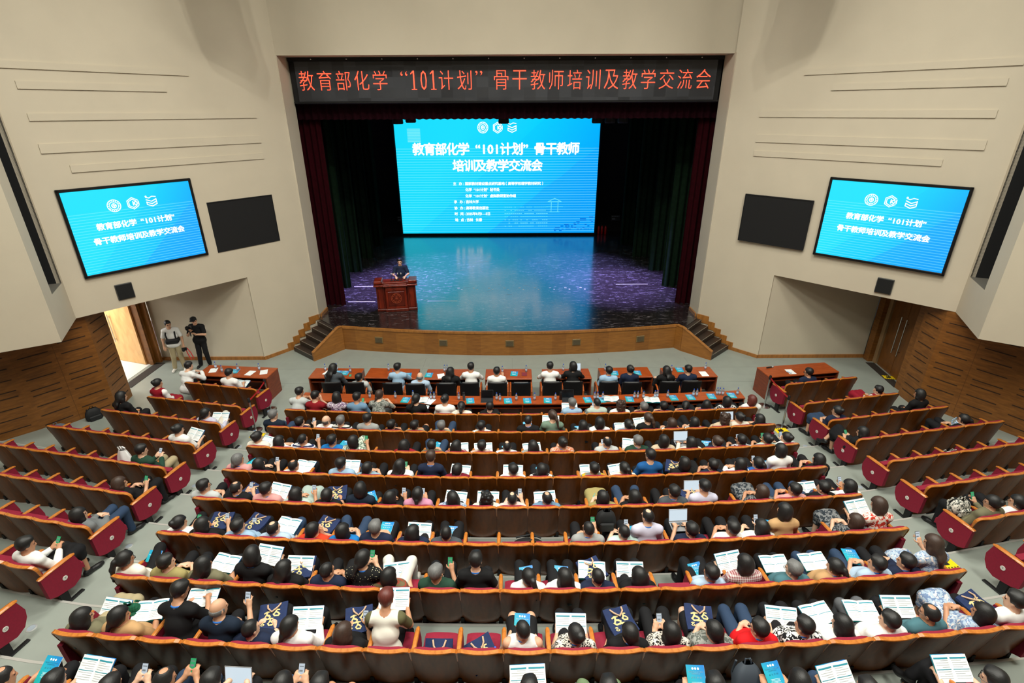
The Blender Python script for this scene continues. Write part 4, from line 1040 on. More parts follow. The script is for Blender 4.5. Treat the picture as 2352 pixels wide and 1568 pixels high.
# ================================================================ people: signed distance fields -> one continuous skin
def smin(a, b, k):
    h = np.maximum(k - np.abs(a - b), 0) / k
    return np.minimum(a, b) - h * h * k * .25
class Field:
    def __init__(s, lo, hi, h):
        s.h = h; s.lo = np.array(lo, np.float32)
        n = [int(math.ceil((b - a) / h)) + 1 for a, b in zip(lo, hi)]
        s.ax = [s.lo[i] + np.arange(n[i], dtype=np.float32) * h for i in range(3)]
        s.F = np.full(n, .2, np.float32)
    def blk(s, lo, hi):
        sl = []
        for i in range(3):
            a = max(0, int((lo[i] - s.lo[i]) / s.h)); b = min(len(s.ax[i]), int((hi[i] - s.lo[i]) / s.h) + 2)
            if b <= a: return None
            sl.append(slice(a, b))
        return tuple(sl)
    def grid(s, sl): return s.ax[0][sl[0]][:, None, None], s.ax[1][sl[1]][None, :, None], s.ax[2][sl[2]][None, None, :]
    def put(s, sl, d, k, sub=False):
        if sub: s.F[sl] = np.maximum(s.F[sl], -d)
        else: s.F[sl] = smin(s.F[sl], d, k)
    def cap(s, a, b, ra, rb, k=.03, sc=(1, 1, 1)):
        a = np.array(a, np.float32); b = np.array(b, np.float32); m = max(ra, rb) * max(sc) + k + s.h
        sl = s.blk(np.minimum(a, b) - m, np.maximum(a, b) + m)
        if sl is None: return
        X, Y, Z = s.grid(sl); ab = (b - a) / np.array(sc, np.float32); L = float(ab @ ab) + 1e-9
        px, py, pz = (X - a[0]) / sc[0], (Y - a[1]) / sc[1], (Z - a[2]) / sc[2]
        t = np.clip((px * ab[0] + py * ab[1] + pz * ab[2]) / L, 0, 1)
        d = np.sqrt((px - t * ab[0]) ** 2 + (py - t * ab[1]) ** 2 + (pz - t * ab[2]) ** 2) - (ra + t * (rb - ra))
        s.put(sl, d * min(sc), k)
    def ell(s, c, r, Rm=None, k=.03, sub=False, clip=None):
        c = np.array(c, np.float32); m = max(r) + k + s.h
        sl = s.blk(c - m, c + m)
        if sl is None: return
        X, Y, Z = s.grid(sl); px, py, pz = X - c[0], Y - c[1], Z - c[2]
        if Rm is not None:
            q = [px * Rm[0][i] + py * Rm[1][i] + pz * Rm[2][i] for i in range(3)]
        else: q = [px, py, pz]
        k0 = np.sqrt((q[0] / r[0]) ** 2 + (q[1] / r[1]) ** 2 + (q[2] / r[2]) ** 2)
        k1 = np.sqrt((q[0] / r[0] ** 2) ** 2 + (q[1] / r[1] ** 2) ** 2 + (q[2] / r[2] ** 2) ** 2) + 1e-6
        s.put(sl, k0 * (k0 - 1) / k1, k, sub)
    def cut(s, p, n):
        """keep the side of the plane where (x-p).n < 0"""
        X, Y, Z = s.ax[0][:, None, None], s.ax[1][None, :, None], s.ax[2][None, None, :]
        s.F = np.maximum(s.F, (X - p[0]) * n[0] + (Y - p[1]) * n[1] + (Z - p[2]) * n[2])
    def mesh(s, name, disp=0, seed=0):
        F, h = s.F, s.h; S = F < 0
        c = np.zeros([n - 1 for n in F.shape], np.int8); sh = F.shape
        for i in (0, 1):
            for j in (0, 1):
                for k in (0, 1): c += S[i:sh[0] - 1 + i, j:sh[1] - 1 + j, k:sh[2] - 1 + k]
        idx = np.argwhere((c > 0) & (c < 8)); N = len(idx)
        vid = np.full(c.shape, -1, np.int32); vid[tuple(idx.T)] = np.arange(N)
        pos = np.zeros((N, 3), np.float32); cnt = np.zeros(N, np.float32)
        cor = [(i, j, k) for i in (0, 1) for j in (0, 1) for k in (0, 1)]
        val = {q: F[idx[:, 0] + q[0], idx[:, 1] + q[1], idx[:, 2] + q[2]] for q in cor}
        for q in cor:
            for ax in range(3):
                if q[ax]: continue
                q2 = list(q); q2[ax] = 1; q2 = tuple(q2)
                a, b = val[q], val[q2]; m = (a < 0) != (b < 0)
                t = np.where(m, a / np.where(m, a - b, 1), 0)
                p = np.array(q, np.float32)[None, :].repeat(N, 0); p[:, ax] += t
                pos += p * m[:, None]; cnt += m
        pos = (pos / cnt[:, None] + idx) * h + s.lo
        faces = []
        for ax in range(3):
            sl0 = [slice(1, -1)] * 3; sl0[ax] = slice(0, -1); sl1 = [slice(1, -1)] * 3; sl1[ax] = slice(1, None)
            a, b = S[tuple(sl0)], S[tuple(sl1)]
            e = np.argwhere(a != b)
            if not len(e): continue
            fl = a[tuple(e.T)]
            o = np.ones(3, int); o[ax] = 0; e = e + o
            u, v = [(1, 2), (2, 0), (0, 1)][ax]
            du = np.zeros(3, int); du[u] = 1; dv = np.zeros(3, int); dv[v] = 1
            q = [vid[tuple((e - du - dv).T)], vid[tuple((e - dv).T)], vid[tuple(e.T)], vid[tuple((e - du).T)]]
            Q = np.stack(q, 1); Q[~fl] = Q[~fl][:, ::-1]
            faces.append(Q)
        Q = np.concatenate(faces)
        if disp:
            r_ = np.random.RandomState(seed)
            dd = np.zeros(N, np.float32)
            for f in (16, 27, 44, 70): dd += np.sin(pos @ (r_.randn(3) * f * .6) + r_.rand() * 6).astype(np.float32) * (16 / f)
            ctr = pos.mean(0); nn = pos - ctr; nn /= np.linalg.norm(nn, axis=1)[:, None] + 1e-6
            pos += nn * (dd * disp)[:, None]
        me = bpy.data.meshes.new(name)
        me.vertices.add(N); me.vertices.foreach_set('co', pos.astype(np.float32).ravel())
        nf = len(Q); me.loops.add(nf * 4); me.loops.foreach_set('vertex_index', Q.astype(np.int32).ravel())
        me.polygons.add(nf); me.polygons.foreach_set('loop_start', np.arange(nf, dtype=np.int32) * 4)
        me.polygons.foreach_set('use_smooth', np.ones(nf, bool))
        me.update(calc_edges=True)
        return me, pos
LEANS = dict(d=((.42, .50), (.235, .775), (.26, .96)), s=((.39, .50), (.235, .845), (.26, 1.04)), n=((.33, .51), (.23, .915), (.27, 1.12)),
             u=((.29, .51), (.28, .985), (.34, 1.20)), f=((.34, .51), (.48, .955), (.60, 1.15)), S=((0, .93), (-.01, 1.40), (.03, 1.60)))
PS = 1.07
for k_ in 'dsnuf':
    (a_, b_), (c_, d_), (e_, f_) = LEANS[k_]; LEANS[k_] = ((a_ / PS, b_ / 1.045), (c_ / PS, d_ / PS), (e_ / PS, f_ / PS))
V3 = lambda *a: np.array(a, float)
def unit(v): return v / (np.linalg.norm(v) + 1e-9)
def joints(lean, arms, legs, head):
    (py, pz), (sy, szz), (hy, hz) = LEANS[lean]
    J = dict(P=V3(0, py, pz), S=V3(0, sy, szz), H=V3(0, hy, hz))
    yaw = {'L': .5, 'R': -.5, '0': 0}[head]; pit = {'d': -.12, 's': -.18, 'n': -.22, 'u': -.3, 'f': -.4, 'S': -.15}[lean]
    if arms in 'ldq' and head != '0': pit *= .5
    c, s_ = math.cos(yaw), math.sin(yaw); cp, sp = math.cos(pit), math.sin(pit)
    J['RH'] = np.array([[c, -s_, 0], [s_, c, 0], [0, 0, 1]]) @ np.array([[1, 0, 0], [0, cp, -sp], [0, sp, cp]])
    sh = {-1: V3(-.17, sy, szz), 1: V3(.17, sy, szz)}
    E, Wr, Hd = {}, {}, {}
    rel = lambda x, y, z: V3(x, sy + y, szz + z)
    lapz = pz + .135
    for sd in (-1, 1):
        if lean == 'S':
            if arms == 'h': e, w_, hd = V3(sd * .26, .0, 1.13), V3(sd * .27, .06, .88), V3(sd * -.1, .25, -1)
            elif arms == 't': e, w_, hd = V3(sd * .27, .08, 1.16), V3(sd * .17, .33, 1.14), V3(sd * -.3, 1, -.1)
            else: e, w_, hd = V3(sd * .25, .12, 1.16), V3(sd * .06, .30, 1.30 + .06 * sd), V3(-sd * .2, .5, .8)
        elif arms == 'l': e, w_, hd = rel(sd * .245, .08, -.27), V3(sd * .085, max(sy + .26, py + .16), lapz), V3(-sd * .8, .6, -.1)
        elif arms == 'r': e, w_, hd = rel(sd * .25, .12, -.26), rel(sd * .17, .34, -.22), V3(-sd * .12, .8, .35)
        elif arms == 'e': e, w_, hd = rel(sd * .24, .10, -.27), rel(sd * .13, .33, -.26), V3(-sd * .3, .9, .1)
        elif arms == 'p': e, w_, hd = rel(sd * .235, .12, -.27), rel(sd * .065, .32, -.17), V3(-sd * .3, .6, .7)
        elif arms == 'q':
            if sd > 0: e, w_, hd = rel(.25, .14, -.25), rel(.16, .33, -.10), V3(-.15, .5, .9)
            else: e, w_, hd = rel(-.245, .08, -.27), V3(-.09, max(sy + .26, py + .16), lapz), V3(.8, .6, -.1)
        elif arms == 'w':
            if sd > 0: e, w_, hd = rel(.25, .12, -.25), rel(.10, .36, -.22), V3(-.4, .9, -.3)
            else: e, w_, hd = rel(-.25, .10, -.26), rel(-.12, .34, -.27), V3(.6, .8, -.2)
        elif arms == 'd': e, w_, hd = rel(sd * .29, .20, -.20), V3(sd * .10, sy + .37, .80 if lean == 'f' else szz - .17), V3(-sd * .9, .5, -.1)
        elif arms == 'c':
            if sd > 0: e, w_, hd = rel(.24, .22, -.18), V3(.085, hy + .10, hz - .16), V3(-.25, .05, 1)
            else: e, w_, hd = rel(-.245, .08, -.27), V3(-.05, sy + .28, lapz + .03), V3(.9, .3, 0)
        elif arms == 'k': e, w_, hd = rel(sd * .25, .10, -.27), V3(sd * .10, sy + .36, lapz + .04), V3(-sd * .15, 1, -.2)
        elif arms == 'u': e, w_, hd = rel(sd * .23, .14, -.27), rel(sd * .035 - .12, .32, -.15), V3(-sd * .1, .7, .7)
        else: e, w_, hd = rel(sd * .24, .12, -.25), rel(sd * -.06, .22, -.24), V3(-sd, .1, .1)
        E[sd], Wr[sd], Hd[sd] = e, w_, unit(hd)
    J.update(sh=sh, E=E, W=Wr, D=Hd)
    hip = {sd: V3(sd * .088, py, pz - .02) for sd in (-1, 1)}; K, A, T = {}, {}, {}
    for sd in (-1, 1):
        if lean == 'S': K[sd], A[sd] = V3(sd * .10, .03, .50), V3(sd * .12 + (.04 if sd > 0 else 0), 0, .09)
        elif legs == 'x' and sd > 0: K[sd], A[sd] = V3(.0, py + .43, .64), V3(-.20, py + .50, .32)
        elif legs == 'x': K[sd], A[sd] = V3(-.09, py + .43, .51), V3(-.05, py + .42, .09)
        elif legs == 'o': K[sd], A[sd] = V3(sd * .17, py + .40, .60), V3(sd * .15, py + .46, .12)
        else: K[sd], A[sd] = V3(sd * .115, py + .42, .515), V3(sd * .115, py + .43, .09)
        T[sd] = A[sd] + V3(sd * .03, .15, -.055)
        if legs == 'x' and sd > 0: T[sd] = A[sd] + V3(-.03, .11, -.10)
    J.update(hip=hip, K=K, A=A, T=T)
    return J
def hand(F, w_, d, sd, grip):
    n = unit(np.cross(d, V3(sd, .15, 0)));
    if n[2] > 0: n = -n
    s_ = unit(np.cross(n, d)) ;
    if s_[0] * sd > 0: s_ = -s_          # thumb side points inwards
    c = w_ + d * .045
    F.cap(w_, w_ + d * .03, .026, .028, .02); F.ell(w_ + d * .055, (.040, .048, .018), np.stack([s_, d, n], 1), .015)
    for i in range(4):
        b = w_ + d * (.092 - .006 * abs(i - 1.3)) + s_ * (.030 - i * .020); L = (.068, .078, .072, .055)[i]
        m = b + unit(d * math.cos(grip) + n * math.sin(grip)) * L * .52; e = m + unit(d * math.cos(grip * 2.1) + n * math.sin(grip * 2.1)) * L * .48
        F.cap(b, m, .0098, .0092, .006); F.cap(m, e, .0092, .0080, .006)
    b = w_ + d * .03 + s_ * .034; m = b + unit(d * .7 + s_ * .7 + n * .2) * .042; e = m + unit(d * .9 + s_ * .15 + n * .4) * .03
    F.cap(b, m, .0125, .0105, .008); F.cap(m, e, .0105, .0088, .006)
def box_of(J, pad=.17):
    P = [J['P'], J['S'], J['H'] + V3(0, 0, .04)] + [v for q in ('E', 'W', 'K', 'A', 'T') for v in J[q].values()]
    P = np.array(P); return P.min(0) - pad, P.max(0) + pad
def torso(F, J, g, k=.05):
    P, S = J['P'], J['S']; C = P * .42 + S * .58 + V3(0, -.015 if J['P'][1] > .1 else 0, 0)
    F.cap(P + V3(-.06, 0, .02), P + V3(.06, 0, .02), .115 + g, .115 + g, k)
    F.cap(P + V3(0, 0, .05), C, .096 + g, .102 + g, k, (1.26, 1, 1))
    F.cap(C, S + V3(0, 0, -.05), .104 + g, .094 + g, k, (1.32, 1, 1))
    F.cap(J['sh'][-1], J['sh'][1], .062 + g, .062 + g, k)
    F.cap(S + V3(-.09, .015, .02), S + V3(.09, .015, .02), .058 + g, .058 + g, k)
def skin_mesh(lean, arms, legs, head):
    J = joints(lean, arms, legs, head); lo, hi = box_of(J); F = Field(lo, hi, .0095)
    torso(F, J, 0)
    H, RH, S = J['H'], J['RH'], J['S']; up_ = RH[:, 2]; fw_ = RH[:, 1]; rt = RH[:, 0]
    F.cap(S + V3(0, .0, .03), H - up_ * .06 - fw_ * .015, .058, .050, .03)
    F.ell(H + up_ * .022 - fw_ * .008, (.074, .094, .098), RH, .02); F.ell(H - up_ * .050 + fw_ * .022, (.058, .070, .068), RH, .03)
    F.cap(H - up_ * .098 + fw_ * .062, H - up_ * .098 + fw_ * .05, .022, .028, .03)
    F.cap(H + fw_ * .082 + up_ * .012, H + fw_ * .100 - up_ * .026, .010, .014, .012); F.cap(H + fw_ * .09 - up_ * .032 - rt * .012, H + fw_ * .09 - up_ * .032 + rt * .012, .009, .009, .01)
    F.cap(H + fw_ * .083 - up_ * .062 - rt * .018, H + fw_ * .083 - up_ * .062 + rt * .018, .008, .008, .01)
    for sd in (-1, 1):
        F.ell(H + rt * sd * .076 - fw_ * .005 - up_ * .012, (.010, .020, .031), RH, .008)
        F.cap(H + fw_ * .078 + up_ * .028 + rt * sd * .016, H + fw_ * .072 + up_ * .03 + rt * sd * .046, .010, .010, .012)
        F.ell(H + fw_ * .088 + up_ * .006 + rt * sd * .031, (.014, .012, .010), RH, .004, True)
        F.ell(H + fw_ * .075 + up_ * .006 + rt * sd * .031, (.013, .013, .011), RH, .004)
        F.cap(J['sh'][sd], J['E'][sd], .050, .040, .03); F.cap(J['E'][sd], J['W'][sd], .041, .027, .02)
        hand(F, J['W'][sd], J['D'][sd], sd, .75 if arms in 'pqru' else (.35 if arms in 'kd' else .5))
        F.cap(J['hip'][sd], J['K'][sd], .083, .056, .04); F.cap(J['K'][sd], J['A'][sd], .054, .036, .03)
        F.cap(J['A'][sd] - V3(0, .03, .03), J['T'][sd], .034, .026, .02)
    me, pos = F.mesh('person')
    q = (pos - H) @ RH            # head frame
    tint = np.zeros(len(pos), np.float32); ax = np.abs(q[:, 0])
    tint[(q[:, 1] > .05) & (np.abs(q[:, 2] - .006) < .0085) & (np.abs(ax - .031) < .014)] = 1
    tint[(q[:, 1] > .05) & (np.abs(q[:, 2] - .031) < .006) & (ax > .014) & (ax < .05)] = 1
    tint[(q[:, 1] > .075) & (np.abs(q[:, 2] + .062) < .008) & (ax < .022)] = .5
    a = me.attributes.new('tint', 'FLOAT', 'POINT'); a.data.foreach_set('value', tint)
    return me, J
def shirt_mesh(J, ty, seed):
    lo, hi = box_of(J, .19); hi[2] = min(hi[2], J['S'][2] + .16); F = Field(lo, hi, .0115)
    g = .013; torso(F, J, g)
    P = J['P']
    F.cap(P + V3(-.075, 0, .0), P + V3(.075, 0, .0), .122, .122, .05)
    for sd in (-1, 1):
        s, e, w_ = J['sh'][sd], J['E'][sd], J['W'][sd]
        if ty == 'V': continue
        if ty == 'S': F.cap(s, e, .064, .056, .03); F.cap(e, e + (w_ - e) * .93, .056, .042, .03)
        else: F.cap(s, s + (e - s) * .74, .066, .064, .03)
    Sx = J['S']
    # neck opening
    X, Y, Z = F.ax[0][:, None, None], F.ax[1][None, :, None], F.ax[2][None, None, :]
    d = np.sqrt(X ** 2 + (Y - Sx[1] - .02) ** 2 + (np.maximum(0, (Sx[2] + .055) - Z)) ** 2 * .5) - .066
    F.F = np.maximum(F.F, -d)
    if ty == 'V':
        d = np.sqrt((np.abs(X) - .215) ** 2 + (Y - Sx[1]) ** 2 + (np.minimum(0, Z - Sx[2] + .05)) ** 2) - .075
        F.F = np.maximum(F.F, -d)
    # collar band
    return F.mesh('shirt', .0045, seed)[0]
def collar_mesh(J):
    m = MB(); S = J['S']; d = unit(J['H'] - S); pts = []
    for i in range(20):
        a = 2 * PI * i / 20; pts.append((.066 * math.cos(a), S[1] + .018 + .062 * math.sin(a), S[2] + .062 - .020 * math.sin(a)))
    m.tube(pts, .011, 6, closed=True); return m.mesh('collar', [], True)
def pants_mesh(J, ty, seed):
    lo, hi = box_of(J, .17); hi[2] = min(hi[2], J['P'][2] + .26 if J['P'][2] < .7 else 1.2); F = Field(lo, hi, .0125)
    P = J['P']; F.cap(P + V3(-.07, 0, .0), P + V3(.07, 0, .0), .124, .124, .05)
    for sd in (-1, 1):
        h, k, a = J['hip'][sd], J['K'][sd], J['A'][sd]
        if ty == 't': F.cap(h, k, .094, .074, .04); F.cap(k, k + (a - k) * .96, .073, .064, .03)
        elif ty == 'h': F.cap(h, h + (k - h) * .82, .098, .088, .04)
        elif ty == 'w': F.cap(h, k, .098, .086, .04); F.cap(k, k + (a - k) * .94, .086, .094, .03)
        else: F.cap(h, h + (k - h) * 1.0, .095, .078, .05); F.cap(k, k + (a - k) * .3, .076, .076, .05)
    if ty == 'k': F.cap(P, (J['K'][-1] + J['K'][1]) / 2, .09, .075, .05); F.cap((J['K'][-1] + J['K'][1]) / 2, (J['K'][-1] + J['K'][1]) / 2 * .7 + (J['A'][-1] + J['A'][1]) / 2 * .3, .07, .065, .05)
    if ty == 'f': F.cap(P, (J['K'][-1] + J['K'][1]) / 2, .10, .085, .06); m_ = (J['A'][-1] + J['A'][1]) / 2; F.cap((J['K'][-1] + J['K'][1]) / 2, (J['K'][-1] + J['K'][1]) / 2 * .3 + m_ * .7, .085, .11, .06)
    return F.mesh('trousers', .0045, seed)[0]
def shoe_mesh(J, sd):
    a, t = J['A'][sd], J['T'][sd]; lo = np.minimum(a, t) - .12; hi = np.maximum(a, t) + .12; F = Field(lo, hi, .0095)
    F.cap(a + V3(0, -.035, -.035), t, .045, .038, .03); F.cap(a + V3(0, 0, -.01), a + V3(0, .0, -.04), .044, .046, .02)
    F.cap(t - V3(0, .02, .0), t + V3(0, .045, -.004), .041, .034, .02)
    return F.mesh('shoe')[0]
def hair_mesh(st):
    """hair in the head frame: origin at the head centre, +y the face"""
    lo, hi = (-.2, -.3, -.48), (.2, .2, .2); F = Field(lo, hi, .0085)
    long_ = st in 'BL'
    if st == 'b':
        F.ell((0, -.012, -.005), (.080, .100, .075), k=.01); F.cut((0, 0, .022), (0, 0, 1)); F.cut((0, .03, 0), (0, 1, .0)); F.cut((0, 0, -.06), (0, 0, -1))
    elif st == 'z': F.ell((0, -.012, .024), (.079, .098, .103), k=.01)
    elif st == 't': F.ell((0, -.012, .022), (.081, .100, .104), k=.01); F.ell((0, -.02, .14), (.042, .05, .055), k=.01, sub=True)
    elif st == 's': F.ell((0, -.012, .026), (.0805, .1005, .104), k=.02)
    else: F.ell((0, -.012, .028), (.088, .108, .108), k=.02)
    if st == 's': F.cap((-.03, .045, .098), (.035, .04, .102), .026, .028, .04); F.ell((0, -.03, .062), (.086, .084, .080), k=.04)
    if st == 'B': F.ell((0, -.02, -.03), (.098, .092, .115), k=.03); F.cap((-.07, .02, -.06), (-.072, -.01, -.1), .034, .03, .03); F.cap((.07, .02, -.06), (.072, -.01, -.1), .034, .03, .03)
    if st == 'L':
        F.ell((0, -.025, -.03), (.095, .088, .12), k=.03); F.cap((0, -.06, -.03), (0, -.118, -.15), .06, .052, .03, (1.5, .7, 1)); F.cap((0, -.118, -.15), (0, -.122, -.29), .052, .034, .03, (1.6, .6, 1))
        for sd in (-1, 1): F.cap((sd * .072, .0, -.05), (sd * .085, -.01, -.2), .034, .024, .03)
    if st == 'P':
        F.ell((0, -.108, .035), (.032, .03, .032), k=.02); F.cap((0, -.125, .03), (.005, -.15, -.06), .034, .032, .02); F.cap((.005, -.15, -.06), (.01, -.15, -.23), .033, .014, .02)
    if st == 'Q':
        F.ell((0, -.05, -.03), (.072, .06, .06), k=.03); F.ell((0, -.098, -.055), (.034, .03, .034), k=.02); F.cap((0, -.105, -.06), (0, -.14, -.16), .028, .018, .02)
    if st == 'U': F.ell((0, -.105, .055), (.046, .040, .046), k=.015)
    if st == 'C':
        r_ = random.Random(4); F.ell((0, -.03, -.03), (.1, .09, .12), k=.03)
        for i in range(46):
            a = r_.random() * 6.28; z = r_.uniform(-.15, .12); q = math.sqrt(max(.1, 1 - (z / .17) ** 2)); F.ell((.085 * q * math.cos(a), -.03 + .08 * q * math.sin(a), z), (.03, .03, .03), k=.012)
    # clear the face
    if st != 'b':
        w_ = .066 if st in 'BLC' else .1
        X, Y, Z = F.ax[0][:, None, None], F.ax[1][None, :, None], F.ax[2][None, None, :]
        top = .066 if st in 'stz' else .058
        d = np.maximum(np.maximum(np.abs(X) - w_, -(Y - .030 - np.maximum(0, (Z - .02)) * .25)), Z - top)
        F.F = np.maximum(F.F, -d)
        if st not in 'BLC':
            # nape and ears stay free
            lim = -.055 if st in 'PQU' else -.045
            d2 = np.maximum(Z - lim - (Y + .1) * .5, -(Y + .099) if st in 'PQ' else -1 + 0 * Y)
            if st in 'stzU': F.F = np.maximum(F.F, -.085 + (Y + .10) * .72 - Z)
    return F.mesh('hair', .0016, 3)[0]
# ================================================================ people
def cloth(name, c, pat=None, c2=None, c3=None):
    if name in MATS: return MATS[name]
    m, nt, b = nodes(name); MATS[name] = m
    b.inputs['Roughness'].default_value = .85; b.inputs['Specular IOR Level'].default_value = .25
    b.inputs['Base Color'].default_value = srgb(*c)
    tc = nt.nodes.new('ShaderNodeTexCoord')
    if pat is None: return m
    L = nt.links.new
    def N(t, **k):
        n = nt.nodes.new(t)
        for a, v in k.items():
            if a in n.inputs: n.inputs[a].default_value = v
            else: setattr(n, a, v)
        return n
    mx = N('ShaderNodeMixRGB'); mx.inputs[1].default_value = srgb(*c); mx.inputs[2].default_value = srgb(*(c2 or (255, 255, 255)))
    def thr(sock, lo, hi):
        r = N('ShaderNodeValToRGB'); r.color_ramp.elements[0].position = lo; r.color_ramp.elements[1].position = hi; L(sock, r.inputs[0]); return r.outputs[0]
    if pat == 'stripe':
        sp = N('ShaderNodeSeparateXYZ'); L(tc.outputs['Object'], sp.inputs[0]); mm = N('ShaderNodeMath', operation='MULTIPLY'); mm.inputs[1].default_value = 26; L(sp.outputs[2], mm.inputs[0])
        f = N('ShaderNodeMath', operation='FRACT'); L(mm.outputs[0], f.inputs[0]); L(thr(f.outputs[0], .48, .54), mx.inputs[0])
    elif pat == 'check':
        ws = []
        sp = N('ShaderNodeSeparateXYZ'); L(tc.outputs['Object'], sp.inputs[0])
        for k in (0, 2):
            mm = N('ShaderNodeMath', operation='MULTIPLY'); mm.inputs[1].default_value = 34; L(sp.outputs[k], mm.inputs[0])
            f = N('ShaderNodeMath', operation='FRACT'); L(mm.outputs[0], f.inputs[0]); g = N('ShaderNodeMath', operation='GREATER_THAN'); g.inputs[1].default_value = .5; L(f.outputs[0], g.inputs[0]); ws.append(g)
        a = N('ShaderNodeMath', operation='ADD'); L(ws[0].outputs[0], a.inputs[0]); L(ws[1].outputs[0], a.inputs[1]); h = N('ShaderNodeMath', operation='MULTIPLY'); h.inputs[1].default_value = .5; L(a.outputs[0], h.inputs[0]); L(h.outputs[0], mx.inputs[0])
    elif pat == 'dots':
        v = N('ShaderNodeTexVoronoi', Scale=38.0); L(tc.outputs['Object'], v.inputs['Vector']); L(thr(v.outputs['Distance'], .2, .14), mx.inputs[0])
        mx.inputs[1].default_value, mx.inputs[2].default_value = srgb(*c), srgb(*c2)
        r = v.outputs['Distance']; t_ = N('ShaderNodeMath', operation='LESS_THAN'); t_.inputs[1].default_value = .2; L(r, t_.inputs[0]); L(t_.outputs[0], mx.inputs[0])
    elif pat in ('floral', 'leopard'):
        n = N('ShaderNodeTexNoise', Scale=22.0 if pat == 'floral' else 34.0, Detail=1.5, Distortion=1.2); L(tc.outputs['Object'], n.inputs['Vector']); L(thr(n.outputs['Fac'], .5, .54), mx.inputs[0])
    elif pat == 'raglan':
        sp = N('ShaderNodeSeparateXYZ'); L(tc.outputs['Object'], sp.inputs[0]); ab = N('ShaderNodeMath', operation='ABSOLUTE'); L(sp.outputs[0], ab.inputs[0])
        z_ = N('ShaderNodeMath', operation='MULTIPLY_ADD'); z_.inputs[1].default_value = .28; L(sp.outputs[2], z_.inputs[0]); L(ab.outputs[0], z_.inputs[2]); L(thr(z_.outputs[0], .43, .432), mx.inputs[0])
    out = mx.outputs[0]
    if c3:
        n3 = N('ShaderNodeTexNoise', Scale=15.0, Detail=1.0, Distortion=1.5); mp = N('ShaderNodeMapping'); mp.inputs['Location'].default_value = (3, 5, 1); L(tc.outputs['Object'], mp.inputs[0]); L(mp.outputs[0], n3.inputs['Vector'])
        m3 = N('ShaderNodeMixRGB'); m3.inputs[2].default_value = srgb(*c3); L(thr(n3.outputs['Fac'], .57, .6), m3.inputs[0]); L(out, m3.inputs[1]); out = m3.outputs[0]
    L(out, b.inputs['Base Color'])
    return m
WH, BK = (232, 232, 230), (20, 20, 22)
SHIRTS = dict(lightgrey=('light grey shirt', (186, 190, 190)), darkred=('dark red shirt', (128, 18, 28)), purplefloral=('purple floral blouse', (176, 160, 178), 'floral', (98, 70, 104), (210, 205, 212)),
    greyblue=('grey-blue shirt', (104, 136, 164)), greyfloral=('grey patterned top', (150, 152, 146), 'floral', (92, 98, 92)), black=('black top', BK), white=('white top', WH), cream=('cream top', (226, 220, 206)),
    lightblue=('light blue shirt', (150, 180, 206)), palegreen=('pale green top', (176, 192, 184)), navy=('navy shirt', (26, 36, 60)), blue=('blue shirt', (44, 96, 170)), monofloral=('black-and-white floral top', BK, 'floral', WH),
    darknavy=('dark navy shirt', (22, 34, 50)), blackstripe=('black-and-white striped top', BK, 'stripe', (210, 210, 206)), grey=('grey shirt', (150, 152, 152)), khaki=('khaki shirt', (150, 148, 124)), sage=('sage green blouse', (110, 132, 116)),
    beigefloral=('beige floral top', (196, 186, 164), 'floral', (110, 104, 90)), denim=('pale denim shirt', (140, 164, 182)), beige=('beige top', (196, 178, 152)), navystripe=('navy striped shirt', (34, 44, 84), 'stripe', (214, 216, 222)),
    brightblue=('bright blue shirt', (24, 112, 182)), greenfloral=('green-and-white floral dress', (206, 212, 200), 'floral', (90, 112, 96)), red=('dark red top', (140, 20, 36)), olive=('olive shirt', (112, 108, 84)),
    pinkfloral=('pink patterned top', (196, 140, 140), 'floral', (120, 40, 50)), pinkbeige=('pinkish beige shirt', (206, 178, 168)), orangefloral=('orange patterned blouse', (206, 178, 164), 'floral', (198, 112, 72)), darkgreen=('dark green shirt', (36, 66, 52)),
    navyfloral=('navy floral top', (26, 32, 50), 'floral', (190, 196, 206)), pink=('pink shirt', (212, 152, 150)), maroon=('maroon top', (116, 22, 44)), yellowstripe=('grey shirt with a yellow band', (120, 124, 124), 'stripe', (206, 170, 40)),
    royalblue=('royal blue shirt', (26, 84, 142)), mauve=('mauve top', (196, 136, 164)), bluefloral=('pale blue floral dress', (170, 188, 206), 'floral', (112, 134, 170), (226, 214, 210)), palepink=('pale pink top', (222, 196, 190)),
    oliveyellow=('olive yellow shirt', (154, 142, 92)), darkgrey=('dark grey shirt', (72, 78, 84)), palelavender=('pale lavender shirt', (196, 194, 214)), darkfloral=('dark floral dress', (36, 44, 52), 'floral', (120, 122, 124)),
    paleblue=('pale blue shirt', (170, 192, 214)), orangered=('orange-red top', (204, 62, 34)), mint=('mint shirt', (186, 212, 206)), tan=('tan blouse', (186, 148, 104)), redfloral=('white-and-red floral blouse', (228, 218, 208), 'floral', (196, 56, 40)),
    blackdots=('black dotted top', BK, 'dots', (214, 206, 170)), redstripe=('red-and-olive striped top', (150, 66, 50), 'stripe', (104, 92, 66)), redcheck=('red checked top', (214, 204, 202), 'check', (150, 84, 90)), teal=('teal shirt', (72, 112, 122)),
    leopard=('leopard print top', (216, 210, 200), 'leopard', BK), brightred=('bright red polo shirt', (206, 22, 28)), whitestripe=('white top with black bands', WH), palefloral=('pale floral shirt', (206, 210, 206), 'floral', (150, 176, 172)), greyblazer=('grey blazer', (112, 116, 118)))
PANTS = dict(k=('black', (22, 22, 25)), n=('navy denim', (44, 62, 88)), g=('grey', (92, 94, 98)), p=('pale green', (160, 176, 170)), w=('white', (214, 212, 204)), h=('khaki', (168, 154, 122)), c=('cream', (204, 196, 182)), o=('green', (104, 124, 92)), r=('red', (140, 22, 40)), f=('floral', (120, 128, 128)))
